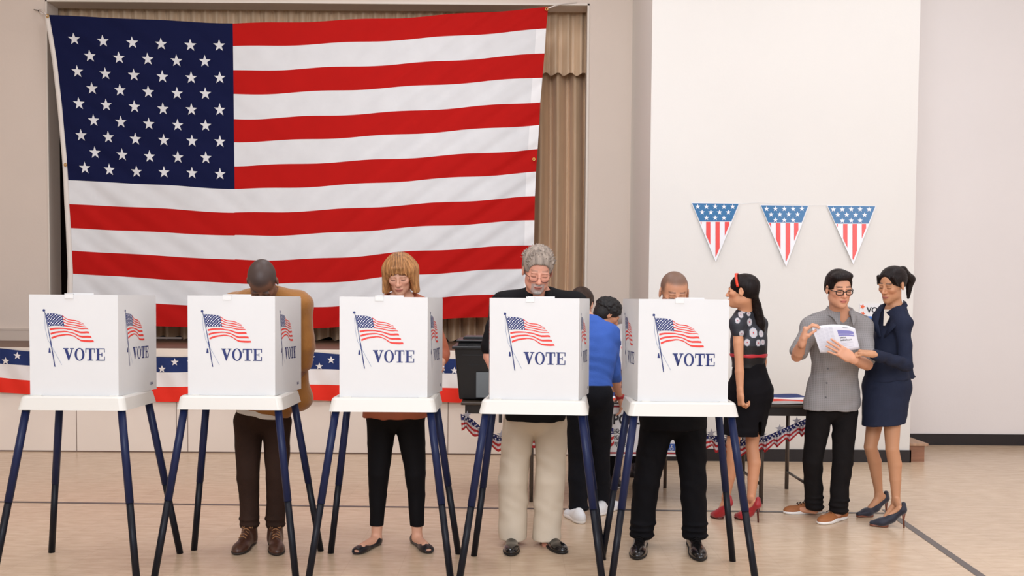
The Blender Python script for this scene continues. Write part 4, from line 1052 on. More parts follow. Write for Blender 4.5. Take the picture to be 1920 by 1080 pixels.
# --- 5 man in the blue shirt, seen from behind, bending over the table
po = pose(dict(head=(1091, 572, 7.15), neck=(1103, 603, 7.02), shL=(1074, 622, 6.98), shR=(1140, 628, 6.92), elL=(1062, 690, 7.1), elR=(1147, 697, 6.98), wrL=(1090, 735, 7.2), wrR=(1163, 743, 7.18),
               hipL=(1083, 748, 6.72), hipR=(1125, 750, 6.72), knL=(1084, 860, 6.80), knR=(1124, 862, 6.85), anL=(1085, 958, 6.80), anR=(1132, 948, 7.0)), (.25, 1, -.3))
feet(po, toeL=(1064, 965), heelL=(1092, 983), toeR=(1158, 950), heelR=(1118, 968))
per, J, B_, hc, R, sc = person('man in a blue jumper with pushed up sleeves leaning over the table, back turned', po, (206, 150, 122), dict(cw=.165, cd=.12, ww=.145, wd=.12, hw=.152, hd=.125),
    dict(rot=(PI-.35, .5, 0), sc=.98), dict(R=dict(d=(.15, .4, -1), pn=(-1, 0, 0), ts=1, curl=(.3, .3, .4, .4))),
    facec=dict(lip=(170, 96, 84), browc=(60, 44, 36), lash=(60, 38, 32)))
blu = mat('jumper_blue', (64, 98, 178), .8, .04, 10, .2, 90)
garment_upper('jumper', per, J, B_, blu, .020, 1.25, (.074, .066, .054), P(1110, 727, 6.7), (0.06, 0, -1), amp=.0035, seed=15, collar_cut=.06, neckdir=(0, .5, 1))
trousers('jeans', per, J, B_, mat('jeans_black', (26, 27, 32), .85, .12, 12, .25, 120), .092, .070, .062, .05, .008, top=P(1110, 722, 6.7).z, amp=.0025, seed=16, bunch=1)
wht = mat('canvas_white', (232, 232, 232), .6); rub = mat('rubber_white', (236, 232, 226), .5)
for a in 'LR': shoe(per, po['heel'+a], po['toe'+a], 'sneaker', wht, rub, 1.0)
hair_short(per, hc, R, sc, hairmat('hair_dark_brown', (52, 36, 28), .3), .010, .068, seed=17, amp=.0015, low=-.07)
m = MB(); wv = Vector(J['wrR']); dv = (Vector(J['wrR'])-Vector(J['elR'])).normalized(); u_ = dv.cross(Vector((0, 1, 0))).normalized(); v_ = dv.cross(u_)
for q in (0, -.012, -.024): m.tube([wv+dv*q+(u_*math.cos(t)+v_*math.sin(t))*.031 for t in [2*PI*k/16 for k in range(16)]], .006, 6, closed=True)
m.build('bracelet', mat('bracelet_red', (170, 30, 36), .5), per, smooth=True)
# --- 6 man with curly hair behind the table
po = pose(dict(head=(1140, 590, 8.1), neck=(1128, 628, 8.22), shL=(1085, 655, 8.25), shR=(1150, 662, 8.3), elL=(1080, 715, 8.15), elR=(1146, 718, 8.15), wrL=(1100, 738, 7.98), wrR=(1138, 740, 7.98),
               hipL=(1120, 790, 8.4), hipR=(1165, 790, 8.4), knL=(1118, 845, 8.25), knR=(1152, 845, 8.2), anL=(1120, 893, 8.2), anR=(1150, 893, 8.1)), (.35, -1, -.1))
feet(po, toeL=(1122, 918), heelL=(1122, 902), toeR=(1160, 917), heelR=(1148, 901))
per, J, B_, hc, R, sc = person('man with curly black hair and beard, head bowed behind the table beside the blue jumper', po, (196, 140, 108), dict(cw=.15, cd=.105, ww=.13, hw=.145),
    dict(rot=(1.75, .55, 0), sc=1.0), dict(R=dict(d=(.1, -1, -.2), pn=(0, 0, -1), ts=-1)), facec=dict(lip=(160, 90, 80), browc=(30, 24, 20), lash=(24, 18, 16), beard=((26, 20, 18), .9, .05)))
garment_upper('shirt', per, J, B_, mat('shirt_white', (228, 228, 228), .75, .02), .014, 1.9, (.060, .055, .045), .85, seed=20)
trousers('trousers', per, J, B_, mat('trousers_black', (17, 15, 17), .75, .05), .088, .068, .06, .05, .008, seed=21)
for a in 'LR': shoe(per, po['heel'+a], po['toe'+a], 'sneaker', blk, rub, .95)
rs = np.random.RandomState(5); S = SDF(); W = lambda *p: hc+R@(np.array(p)*sc)
S.ell(W(0, -.02, .045), (.092, .112, .092), R, .02); S.ell(W(0, -.05, -.02), (.08, .07, .07), R, .03)
for k in range(230):
    th = rs.uniform(-1.7, 1.7); ph = rs.uniform(-1.4, .8); n_ = np.array([math.sin(th)*math.cos(ph), math.sin(ph), math.cos(th)*math.cos(ph)]); S.ell(W(*(np.array((0, -.02, .042))+n_*np.array((.090, .108, .092)))), (rs.uniform(.009, .014),)*3, None, .004)
S.box(W(0, .115, -.085), (.06, .075, .13), R, .04, .01, 's'); S.plane(W(0, 0, -.06), -R[:, 2], .005)
np_obj('curly_hair', [S.mesh(.0042)], mat('hair_black', (20, 17, 17), .6, .2, 60, .4, 150), per)
# --- 7 poll worker in grey vest, mostly hidden by the last booth
po = pose(dict(head=(1205, 612, 8.45), neck=(1195, 622, 8.62), shL=(1166, 601, 8.66), shR=(1218, 640, 8.62), elL=(1172, 680, 8.6), elR=(1240, 700, 8.5), wrL=(1190, 725, 8.35), wrR=(1222, 735, 8.35),
               hipL=(1178, 775, 8.75), hipR=(1222, 775, 8.75), knL=(1185, 842, 8.7), knR=(1220, 842, 8.7), anL=(1187, 884, 8.75), anR=(1220, 884, 8.75)), (.3, -1, -.2))
feet(po, toeL=(1188, 896), heelL=(1189, 886), toeR=(1222, 896), heelR=(1221, 886))
per, J, B_, hc, R, sc = person('person in a grey vest over a white shirt, half hidden behind the last booth', po, (200, 150, 122), dict(cw=.15, cd=.105, ww=.13, hw=.145),
    dict(rot=(.5, .9, 0), sc=.95), {}, facec=dict(lip=(160, 90, 80), browc=(60, 44, 36), lash=(24, 18, 16)))
garment_upper('white_shirt', per, J, B_, mat('shirt_white', (228, 228, 228), .75, .02), .012, 1.9, (.062, .055, .045), .86, seed=22, collar_cut=.05)
garment_upper('vest', per, J, B_, mat('vest_grey', (150, 142, 138), .8, .04), .022, 0, hem=.82, seed=23, collar_cut=.10)
trousers('trousers', per, J, B_, mat('trousers_black', (17, 15, 17), .75, .05), .088, .068, .06, .05, .008, seed=24)
for a in 'LR': shoe(per, po['heel'+a], po['toe'+a], 'dress', blk, blk, .95)
hair_short(per, hc, R, sc, hairmat('hair_dark_brown', (52, 36, 28), .3), .009, .068, seed=25, amp=.001)
q = P(1163.5, 648, 8.50); m = MB(); m.box((q.x-.035, q.y-.005, q.z-.04), (q.x+.035, q.y, q.z+.04), 0)
m.poly([(q.x-.035, q.y-.0055, q.z-.0), (q.x+.005, q.y-.0055, q.z), (q.x+.005, q.y-.0055, q.z+.04), (q.x-.035, q.y-.0055, q.z+.04)], 1)
for k in range(3): m.poly([(q.x-.03, q.y-.006, q.z-.012-.01*k), (q.x+.03, q.y-.006, q.z-.005-.01*k), (q.x+.03, q.y-.006, q.z-.010-.01*k), (q.x-.03, q.y-.006, q.z-.017-.01*k)], 2)
m.build('flag_badge', [inkw, inkb, inkr], per)
# --- 8 woman with the red headband
po = pose(dict(head=(1391, 546, 6.85), neck=(1398, 586, 6.93), shL=(1383, 606, 6.86), shR=(1424, 608, 7.06), elL=(1386, 680, 6.82), elR=(1430, 678, 7.08), wrL=(1388, 738, 6.78), wrR=(1421, 735, 7.15),
               hipL=(1392, 728, 6.94), hipR=(1416, 730, 7.02), knL=(1374, 832, 6.93), knR=(1410, 838, 6.98), anL=(1361, 932, 6.98), anR=(1408, 938, 6.92)), (-.92, .25, 0))
feet(po, toeL=(1335, 970), heelL=(1369, 976), toeR=(1379, 972), heelR=(1423, 980))
per, J, B_, hc, R, sc = person('woman with a red headband, ponytail and black dress, seen from behind beside the last booth', po, (216, 154, 116), dict(cw=.130, cd=.105, ww=.105, wd=.092, hw=.150, hd=.128, arm=.80, leg=.93, neck=.044),
    dict(rot=(-1.95, .02, 0), sc=.97, fem=True, heelz=.10), dict(L=dict(d=(.08, -.1, -1), pn=(1, .3, 0), ts=-1, sc=.88, curl=(1.0, 1.05, 1.1, 1.1), tcurl=.7)),
    facec=dict(lip=(190, 100, 90), browc=(50, 36, 30), lash=(24, 18, 16)))
# patterned dress top: pale round motifs on charcoal, printed into the cloth
dm = mat('dress_print', (44, 46, 54), .6, 0, bump=.15, bscale=60, attr='Col')
rs = np.random.RandomState(12); MOT = []
for px, py, r in ((1405.5, 604, .026), (1412.5, 624, .036), (1429, 626, .024), (1400, 642, .024), (1422, 643, .024), (1388, 590, .022), (1380, 601, .02), (1394, 583, .018), (1422, 598, .02), (1432, 642, .02), (1404, 588, .018), (1388, 625, .022), (1437, 610, .02)):
    c_ = P(px, py, 6.85); MOT.append((c_.x, c_.z, r))
def dcol(vs):
    out = np.repeat(rgb((44, 46, 54))[None], len(vs), 0)
    for x, z, r in MOT:
        dd_ = np.sqrt(((vs[:, 0]-x)/.8)**2+(vs[:, 2]-z)**2); out[(dd_ < r) & (vs[:, 1] < 7.05)] = rgb((196, 196, 204)); out[(dd_ < r*.72) & (dd_ > r*.5) & (vs[:, 1] < 7.05)] = rgb((216, 200, 196)); out[(dd_ < r*.2) & (vs[:, 1] < 7.05)] = rgb((190, 60, 66))
    zz = P(1410, 648, 6.9).z; out[vs[:, 2] < zz] = rgb((22, 20, 23)); out[:, 3] = 1; return out
garment_upper('dress_bodice', per, J, B_, dm, .012, .22, (.055, .060, .045), P(1405, 690, 6.9).z, amp=.0018, seed=30, collar_cut=.055, res=.0045, col=dcol)
def skirtm(S): pass
S = SDF(folds(.0015, (0, 0, 1), .08, 31)); mh = (J['hipL']+J['hipR'])/2; Fh = J['front']; sd = np.cross(Fh, (0, 0, 1)); Rh = np.stack([sd, Fh, np.array([0, 0, 1.])], 1)
S.ell(mh+np.array([0, 0, .12]), (.13, .118, .15), Rh, .05); S.ell(mh+np.array([.005, 0, -.02])-Fh*.01, (.160, .150, .16), Rh, .05); S.cone(mh+np.array([0, 0, -.04]), A(P(1393, 818, 6.95)), .158, .140, .04, 'u', sd, 1.0)
S.plane((0, 0, P(1395, 815, 6.95).z), (0, 0, -1), .003); S.plane((0, 0, P(1405, 652, 6.9).z), (0, 0, 1), .003)
S.box(A(P(1424, 815, 6.86)), (.012, .10, .09), None, .005, .003, 's')
np_obj('skirt', [S.mesh(.006)], mat('skirt_black', (20, 18, 21), .8, .05), per)
zc = P(1405, 667, 6.9).z
garment_upper('belt', per, J, B_, mat('belt_red', (200, 48, 58), .4), .018, 0, hem=zc-.011, amp=.0018, seed=30, res=.0045, collar_cut=.05, mod=lambda S: S.plane((0, 0, zc+.011), (0, 0, 1), .002))
for a in 'LR': shoe(per, po['heel'+a], po['toe'+a], 'heel', mat('pump_red', (160, 18, 26), .45, sheen=.3), mat('heel_wood_red', (84, 34, 26), .4))
hb = hairmat('hair_near_black', (27, 19, 18), .3, .42); W = lambda *p: hc+R@(np.array(p)*sc)
S = SDF(strands(hc, R, .0009)); S.ell(W(0, -.022, .038), (.084, .102, .086), R, .01); S.ell(W(0, -.06, -.005), (.06, .05, .055), R, .03)
S.ell(W(0, .135, -.050), (.072, .085, .130), R, .012, 's'); S.box(W(0, .10, -.10), (.12, .07, .085), R, .02, .01, 's'); S.plane(W(0, 0, -.055), -R[:, 2], .01)
for s_ in (-1, 1): S.ell(W(s_*.09, -.002, -.006), (.022, .022, .034), R, .006, 's')
pt = [W(0, -.085, -.02), A(P(1418, 572, 6.88)), A(P(1423, 606, 6.92)), A(P(1430, 642, 6.94))]
S.cone(pt[0], pt[1], .024, .030, .02); S.cone(pt[1], pt[2], .033, .044, .01); S.cone(pt[2], pt[3], .044, .012, .01)
np_obj('hair', [S.mesh(.0036)], hb, per)
m = MB(); vs = []
for k in range(25):
    t = -1.65+3.3*k/24
    for dy in (-.009, .009): vs.append(W(.0905*math.sin(t), .016+dy+.020*math.cos(t), .036+.091*math.cos(t)))
m.add(vs, [(2*k, 2*k+1, 2*k+3, 2*k+2) for k in range(24)]); m.build('headband', mat('headband_red', (236, 62, 34), .35), per, smooth=True, solid=.005)
# --- 9 man reading the sample ballot
po = pose(dict(head=(1573, 542, 6.55), neck=(1575, 590, 6.66), shL=(1523, 611, 6.70), shR=(1618, 613, 6.70), elL=(1494, 668, 6.60), elR=(1626, 684, 6.55), wrL=(1505, 640, 6.44), wrR=(1597, 672, 6.33),
               hipL=(1537, 765, 6.80), hipR=(1584, 765, 6.80), knL=(1524, 865, 6.80), knR=(1580, 868, 6.75), anL=(1528, 943, 6.86), anR=(1572, 948, 6.74)), (.1, -1, 0))
feet(po, toeL=(1469, 963), heelL=(1541, 962), toeR=(1534, 985), heelR=(1586, 970))
po['toeR'] = G(1536, 984)
per, J, B_, hc, R, sc = person('man in grey checked shirt and black framed glasses reading a sample ballot', po, (216, 158, 126), dict(cw=.160, cd=.112, ww=.140, wd=.108, hw=.150, arm=1.0),
    dict(rot=(.10, .22, -.03), sc=1.0), dict(L=dict(d=(.15, -.15, 1), pn=(1, -.2, -.1), ts=-1, curl=(.75, .8, .85, .9), tcurl=.35, tdir=(.75, -.3, .75)), R=dict(d=(-1, .0, .62), pn=(.0, 1, -.1), ts=-1, curl=(.16, .14, .16, .2), tcurl=.1, spread=.09, tdir=(-.35, .85, .5))),
    facec=dict(lip=(196, 106, 98), browc=(40, 28, 24), lash=(40, 28, 24)), hres=.0032)
sm = bpy.data.materials.new('shirt_grey_check'); sm.use_nodes = True; nt = sm.node_tree; N = nt.nodes; L = nt.links; b = N['Principled BSDF']; b.inputs['Roughness'].default_value = .8
tc = N.new('ShaderNodeTexCoord'); sx = N.new('ShaderNodeSeparateXYZ'); L.new(tc.outputs['Object'], sx.inputs[0])
def stripes(out, freq):
    a = N.new('ShaderNodeMath'); a.operation = 'MULTIPLY'; a.inputs[1].default_value = freq; L.new(out, a.inputs[0]); s1 = N.new('ShaderNodeMath'); s1.operation = 'SINE'; L.new(a.outputs[0], s1.inputs[0])
    p1 = N.new('ShaderNodeMath'); p1.operation = 'POWER'; L.new(s1.outputs[0], p1.inputs[0]); p1.inputs[1].default_value = 6; return p1.outputs[0]
ad = N.new('ShaderNodeMath'); ad.operation = 'ADD'; L.new(stripes(sx.outputs[0], 260), ad.inputs[0]); L.new(stripes(sx.outputs[2], 260), ad.inputs[1])
cr2 = N.new('ShaderNodeValToRGB'); cr2.color_ramp.elements[0].color = lin((132, 128, 127)); cr2.color_ramp.elements[1].color = lin((148, 144, 143)); L.new(ad.outputs[0], cr2.inputs[0]); L.new(cr2.outputs[0], b.inputs['Base Color'])
def shm9(S):
    c_ = A(P(1560, 770, 6.7)); S.cone((J['hipL']+J['hipR'])/2+np.array([0, 0, .1]), (J['hipL']+J['hipR'])/2+np.array([-.01, 0, -.02]), .182, .192, .05, 'u', J['front'], 1.35)
    S.ell(J['neck']+J['front']*.105+np.array([0, 0, -.035]), (.040, .06, .105), None, .006, 's')
    S.ell(A(P(1490, 783, 6.72)), (.09, .3, .07), None, .02, 's'); S.ell(A(P(1632, 783, 6.72)), (.09, .3, .07), None, .02, 's')
garment_upper('shirt', per, J, B_, sm, .016, .82, (.059, .060, .060), P(1560, 770, 6.72).z, amp=.0028, seed=40, collar_cut=.072, cuffr=.064, mod=shm9, res=.006)
collar(per, J, sm, r=.084, opening=.40, ht=.030, flapl=.11)
for s_ in 'LR':
    a = J['neck']*.55+J['sh'+s_]*.45+np.array([0, -.01, .062]); b2 = J['sh'+s_]+np.array([(-.02 if s_ == 'L' else .02), -.01, .070])
    m = MB(); m.obox(a, b2, .042, .006); m.build('epaulette', sm, per, bevel=.003)
garment_upper('undershirt', per, J, B_, mat('tee_blue_grey', (134, 148, 166), .8, .03), .007, 0, hem=A(J['neck'])[2]-.30, seed=41, collar_cut=.052, amp=.0005, res=.005)
bt = mat('button_grey', (84, 82, 84), .4)
for px, py in ((1552, 691), (1550, 718), (1548, 745)): disc_button(per, P(px, py, 6.555), (0, -1, 0), bt, .0065)
trousers('jeans', per, J, B_, mat('jeans_black_slim', (24, 21, 21), .85, .08, 12, .2, 120), .089, .067, .058, .056, .004, amp=.003, seed=42, bunch=3)
for a in 'LR': shoe(per, po['heel'+a], po['toe'+a], 'sneaker', mat('sneaker_tan', (160, 98, 54), .65, .08, 20), rub, 1.0, mat('lace_dark', (60, 42, 34), .8))
hair_short(per, hc, R, sc, hb, .007, .078, seed=43, amp=.0014, top=.006, quiff=1, low=-.035, res=.0033)
glasses(per, hc, R, sc, mat('frame_black', (22, 18, 18), .25), 'frame', .0030, .0235, .0165, .004)
m = MB(); w_ = Vector(J['wrR']); dv = (w_-Vector(J['elR'])).normalized(); u_ = dv.cross(Vector((0, 0, 1))).normalized(); v_ = dv.cross(u_)
m.tube([w_-dv*.02+(u_*math.cos(t)*.030+v_*math.sin(t)*.030) for t in [2*PI*k/18 for k in range(18)]], .004, 6, closed=True); m.build('wristband', blk, per, smooth=True)
# --- the ballot between them
YP9 = 6.33
paper = mat('ballot_paper', (226, 226, 232), .7); 
def bp(x, y, e=0):   # page coordinates in photo pixels on the slightly folded sheet
    yy = 6.315+.045*(1-abs(x-1563)/42.)*-1*-1+.0
    return P(x, y, 6.395+.016*math.sin((x-1520)/90*PI*2-.6)-e)
m = MB(); g = []
for j in range(9):
    for i in range(21):
        u = i/20; v = j/8; tx = 1522+81*u; ty = 614-5*math.sin(u*PI)-1*u+2.5*max(0, (u-.85)/.15); bx_ = 1538+74*u; by_ = 661-8*max(0, u-.5)*2*.9
        g.append(bp(tx+(bx_-tx)*v, ty+(by_-ty)*v))
m.add(g, [(j*21+i, (j+1)*21+i, (j+1)*21+i+1, j*21+i+1) for j in range(8) for i in range(20)])
bal = m.build('sample_ballot', paper, None, smooth=True, solid=.0012); tag(bal, 'opened white sample ballot held between the man and the navy suited woman', 'ballot')
def pg(u, v, e=.0012):
    tx = 1522+81*u; ty = 614-5*math.sin(u*PI)-1*u+2.5*max(0, (u-.85)/.15); bx_ = 1538+74*u; by_ = 661-8*max(0, u-.5)*2*.9
    return bp(tx+(bx_-tx)*v, ty+(by_-ty)*v, e)
m = MB()
for (v0, v1) in ((.20, .34), (.36, .42)): m.add([pg(.56+.38*i/6, v) for v in (v0, v1) for i in range(7)], [(i, 7+i, 8+i, i+1) for i in range(6)], 0)
for v in [.08, .1]: m.add([pg(.7+.12*i/2, q) for q in (v, v+.008) for i in range(3)], [(i, 3+i, 4+i, i+1) for i in range(2)], 1)
for v in [.64, .69, .74, .79, .84]: m.add([pg(.58+.30*i/4, q) for q in (v, v+.010) for i in range(5)], [(i, 5+i, 6+i, i+1) for i in range(4)], 2)
for c_ in (.06, .16, .27, .38):
    for k in range(26): v = .08+.032*k; m.add([pg(c_+.08*i/2, q) for q in (v, v+.008) for i in range(3)], [(i, 3+i, 4+i, i+1) for i in range(2)], 2)
    m.add([pg(c_-.012+.003*i, q) for q in (.06, .94) for i in range(2)], [(0, 2, 3, 1)], 2)
for txt, u0, v0, s_ in (('OFFICIAL', .58, .51, .075), ('SAMPLE BALLOT', .58, .60, .075)):
    vs, fs = text_mb(txt, s_, .002); m.add([pg(u0+v.x*.52, v0-v.y*1.0, .0016) for v in vs], fs, 1)
m.build('ballot_print', [mat('print_lavender', (128, 126, 186), .6), mat('print_black', (40, 38, 44), .6), mat('print_grey', (186, 184, 196), .6)], bal)
# --- 10 woman in navy
po = pose(dict(head=(1672, 534, 6.68), neck=(1677, 577, 6.73), shL=(1692, 606, 6.62), shR=(1659, 606, 6.88), elL=(1699, 684, 6.56), elR=(1668, 680, 6.93), wrL=(1636, 664, 6.34), wrR=(1660, 675, 6.75),
               hipL=(1672, 728, 6.76), hipR=(1652, 728, 6.86), knL=(1673, 842, 6.72), knR=(1632, 838, 6.86), anL=(1680, 938, 6.72), anR=(1648, 926, 6.92)), (-.75, -.55, 0))
feet(po, toeL=(1631, 986), heelL=(1697, 990), toeR=(1606, 970), heelR=(1664, 966))
per, J, B_, hc, R, sc = person('woman in a navy skirt suit with a ponytail, holding the edge of the ballot', po, (196, 142, 106), dict(cw=.125, cd=.105, ww=.105, wd=.095, hw=.135, hd=.125, arm=.85, leg=.92, neck=.044),
    dict(rot=(-.95, .28, .08), sc=.99, fem=True, heelz=.10), dict(L=dict(d=(-1, -.05, .12), pn=(0.1, .35, -1), ts=1, sc=.9, curl=(.45, .5, .55, .6), tcurl=.25, tdir=(-.9, -.2, .35))),
    facec=dict(lip=(190, 112, 100), browc=(44, 32, 28), lash=(24, 18, 16)), hres=.0032)
nv = mat('suit_navy', (37, 42, 60), .75, .05, 20, .15, 120)
def jmod(S):
    mh = (J['hipL']+J['hipR'])/2; S.cone(mh+np.array([0, 0, .10]), mh+np.array([.01, 0, .02]), .135, .160, .04); S.cone(A(P(1694, 690, 6.82)), A(P(1703, 712, 6.84)), .045, .055, .04)
    S.box(A(P(1655, 590, 6.60)), (.02, .10, .05), None, .015, .01, 's') if False else None
o = garment_upper('jacket', per, J, B_, nv, .016, 1.93, (.060, .052, .042), P(1675, 714, 6.75), (.10, 0, -1), amp=.0042, seed=50, collar_cut=.070, neckdir=(-.55, -.45, 1), mod=jmod, res=.006)
fD = nrm(J['front']); sd = np.cross(fD, (0, 0, 1))
for s_ in (-1, 1):
    nb = J['neck']; m = MB(); vs = []; path = [nb-fD*.055+sd*s_*.030+np.array([0, 0, .050]), nb+sd*s_*.062+fD*.0+np.array([0, 0, .030]), nb+fD*.070+sd*s_*.058+np.array([0, 0, -.035]), nb+fD*.112+sd*s_*.045+np.array([0, 0, -.10]), nb+fD*.128+sd*s_*.012+np.array([0, 0, -.19])]
    wds = [.025, .04, .055, .055, .006]
    outv = sd*s_
    for p_, w2 in zip(path, wds): vs += [p_, p_+outv*w2+fD*.006+np.array([0, 0, -.012])]
    m.add(vs, [(2*k, 2*k+1, 2*k+3, 2*k+2) for k in range(4)]); m.build('lapel', nv, per, smooth=True, solid=.005)
m = MB(); nb = J['neck']; vs = []
for s_ in (-1, 1): vs += [nb+fD*.062+sd*s_*.036+np.array([0, 0, -.012]), nb+fD*.112+sd*s_*.006+np.array([0, 0, -.12])]
m.add(vs, [(0, 1, 3, 2)]); m.build('blouse', mat('blouse_ivory', (226, 216, 200), .6), per, solid=.004)
S = SDF(folds(.0015, (0, 0, 1), .08, 51)); mh = (J['hipL']+J['hipR'])/2; Rh = np.stack([sd, fD, np.array([0, 0, 1.])], 1)
S.ell(mh+np.array([0, 0, .03])-fD*.01, (.156, .150, .14), Rh, .05); S.cone(mh+np.array([0, 0, -.02]), A(P(1656, 800, 6.76)), .156, .140, .04, 'u', sd, 1.0)
S.plane(A(P(1658, 795, 6.76)), (.10, 0, -1), .003); S.plane((0, 0, P(1675, 700, 6.75).z), (0, 0, 1), .003)
np_obj('skirt', [S.mesh(.006)], nv, per)
for a in 'LR': shoe(per, po['heel'+a], po['toe'+a], 'heel', mat('pump_navy', (20, 22, 40), .6, sheen=.3), mat('heel_wood', (116, 62, 40), .4))
W = lambda *p: hc+R@(np.array(p)*sc)
S = SDF(strands(hc, R, .0009)); S.ell(W(0, -.022, .040), (.084, .102, .084), R, .01); S.ell(W(0, -.07, .0), (.055, .04, .05), R, .03)
S.ell(W(0, .115, -.045), (.066, .085, .135), R, .012, 's'); S.plane(W(0, 0, -.045), -R[:, 2], .01); S.box(W(0, .09, -.09), (.12, .07, .085), R, .02, .01, 's')
for s_ in (-1, 1): S.ell(W(s_*.09, -.002, -.006), (.022, .022, .034), R, .006, 's')
for s_ in (-1, 1): S.cone(W(s_*.055, .062, .07), W(s_*.074, .045, .012), .012, .006, .012)
a = W(0, -.108, .06); S.cone(a, a+np.array([.02, .01, .012]), .020, .024, .01)
b1_ = A(P(1706, 524, 6.80)); b2_2 = A(P(1703, 558, 6.80)); S.cone(a+np.array([.02, .01, .012]), b1_, .026, .032, .02); S.cone(b1_, b2_2, .032, .010, .02)
np_obj('hair', [S.mesh(.0036)], hb, per)

# ------------------------------------------------------------------ table, ballot bin, signs, garlands
ZT_ = .745; YT0, YT1 = 7.22, 7.98; XT0 = P(864, 765, YT0).x; XT1 = 2.3
tb = thing('folding_table', 'long dark folding table with starred cover strip, in front of the stage', 'table')
m = MB(); m.box((XT0, YT0, ZT_-.022), (XT1, YT1, ZT_)); m.build('tabletop', mat('table_brown', (78, 66, 56), .35, .08), tb, bevel=.006)
m = MB(); m.box((XT0+.03, YT0+.02, ZT_-.085), (XT1-.03, YT0+.045, ZT_-.022)); m.box((XT0+.03, YT1-.045, ZT_-.085), (XT1-.03, YT1-.02, ZT_-.022)); m.box((XT0+.03, YT0+.045, ZT_-.085), (XT0+.055, YT1-.045, ZT_-.022)); m.box((XT1-.055, YT0+.045, ZT_-.085), (XT1-.03, YT1-.045, ZT_-.022)); m.build('apron', mat('apron_dark', (46, 38, 33), .4), tb)
lm = mat('leg_grey_metal', (98, 90, 84), .35, metal=.6)
for x in (P(997, 800, YT1-.1).x, P(1427, 950, YT0+.08).x, XT1-.1):
    for y in (YT0+.09, YT1-.09):
        if x < 0.3 and y < 7.5: continue
        m = MB(); m.tube([(x, y, ZT_-.03), (x, y, 0)], .016, 10); m.build('leg', lm, tb, smooth=True)
    if x > .3: m = MB(); m.tube([(x, YT0+.09, .14), (x, YT1-.09, .14)], .011, 8); m.build('leg_brace', lm, tb, smooth=True)
m = MB(); m.tube([(P(1247, 890, YT1-.09).x, YT1-.09, ZT_-.03), (P(1247, 890, YT1-.09).x, YT1-.09, 0)], .014, 10); m.build('leg', lm, tb, smooth=True)
m = MB(); m.tube([(P(997, 800, 7.31).x, YT0+.09, ZT_-.03), (P(997, 800, 7.31).x, YT0+.09, 0)], .014, 10); m.build('leg', lm, tb, smooth=True)
# cover strip
cs = MB(); xa = .2; xb = 2.29; ys = [YT0+.0, YT0+.17, YT0+.32, YT0+.46, YT0+.745]; n_ = 40
vs = [(xa+(xb-xa)*i/n_, y, ZT_+.006+.003*math.sin(i*.9+k)) for k, y in enumerate(ys) for i in range(n_+1)]
cs.add(vs, [])
for k in range(4):
    for i in range(n_): cs.f.append((k*(n_+1)+i, k*(n_+1)+i+1, (k+1)*(n_+1)+i+1, (k+1)*(n_+1)+i)); cs.m.append((3, 0, 1, 2)[k])
o = cs.build('table_cover', [clothmat('cover_red', (214, 70, 52)), clothmat('cover_white', (230, 228, 228)), clothmat('cover_blue', (52, 66, 120)), clothmat('cover_grey', (176, 170, 166))], smooth=True, solid=.003)
tag(o, 'red white and blue striped cover spread over the folding table', 'table cover')
# bin
bin_ = thing('ballot_bin', 'black plastic ballot bin standing on the left end of the folding table', 'bin')
bk = mat('bin_black', (26, 25, 26), .35); m = MB()
x0b, x1b = P(861, 740, 7.35).x, .08; x0t, x1t = P(853, 660, 7.35).x, .12; zt_ = P(880, 652, 7.30).z; zb_ = ZT_+.008
def frus(m, a, b_, mi=0):
    (ax0, ax1, ay0, ay1, az), (bx0, bx1, by0, by1, bz) = a, b_
    m.add([(ax0, ay0, az), (ax1, ay0, az), (ax1, ay1, az), (ax0, ay1, az), (bx0, by0, bz), (bx1, by0, bz), (bx1, by1, bz), (bx0, by1, bz)], [(0, 3, 2, 1), (4, 5, 6, 7), (0, 1, 5, 4), (1, 2, 6, 5), (2, 3, 7, 6), (3, 0, 4, 7)], mi)
frus(m, (x0b, x1b, 7.34, 7.80, zb_), (x0t, x1t, 7.30, 7.84, zt_)); m.build('body', bk, bin_, bevel=.01)
m = MB(); m.box((x0t-.018, 7.27, zt_-.008), (x1t+.02, 7.87, zt_+.012)); m.build('rim', bk, bin_, bevel=.005)
m = MB(); frus(m, (x0t+.02, x1t-.01, 7.32, 7.84, zt_+.012), (x0t+.03, x1t-.02, 7.34, 7.83, zt_+.045)); frus(m, (x0t+.01, x1t, 7.31, 7.85, zt_+.045), (x0t+.01, x1t, 7.31, 7.85, zt_+.055)); frus(m, (x0t+.05, x1t-.03, 7.5, 7.83, zt_+.055), (x0t+.06, x1t-.03, 7.5, 7.82, zt_+.075)); m.build('lid', bk, bin_, bevel=.004)
m = MB(); a = P(893, 698, 7.30); m.box((a.x, 7.295, zb_+.02), (a.x+.25, 7.31, a.z)); m.build('label_panel', mat('label_grey', (122, 130, 134), .5), bin_)
m = MB(); m.box((x0b+.06, 7.31, zt_-.13), (x1b-.06, 7.325, zt_-.125)); m.box((x0b+.02, 7.30, zt_-.06), (x1b-.02, 7.318, zt_-.05)); m.build('moulded_rib', bk, bin_)
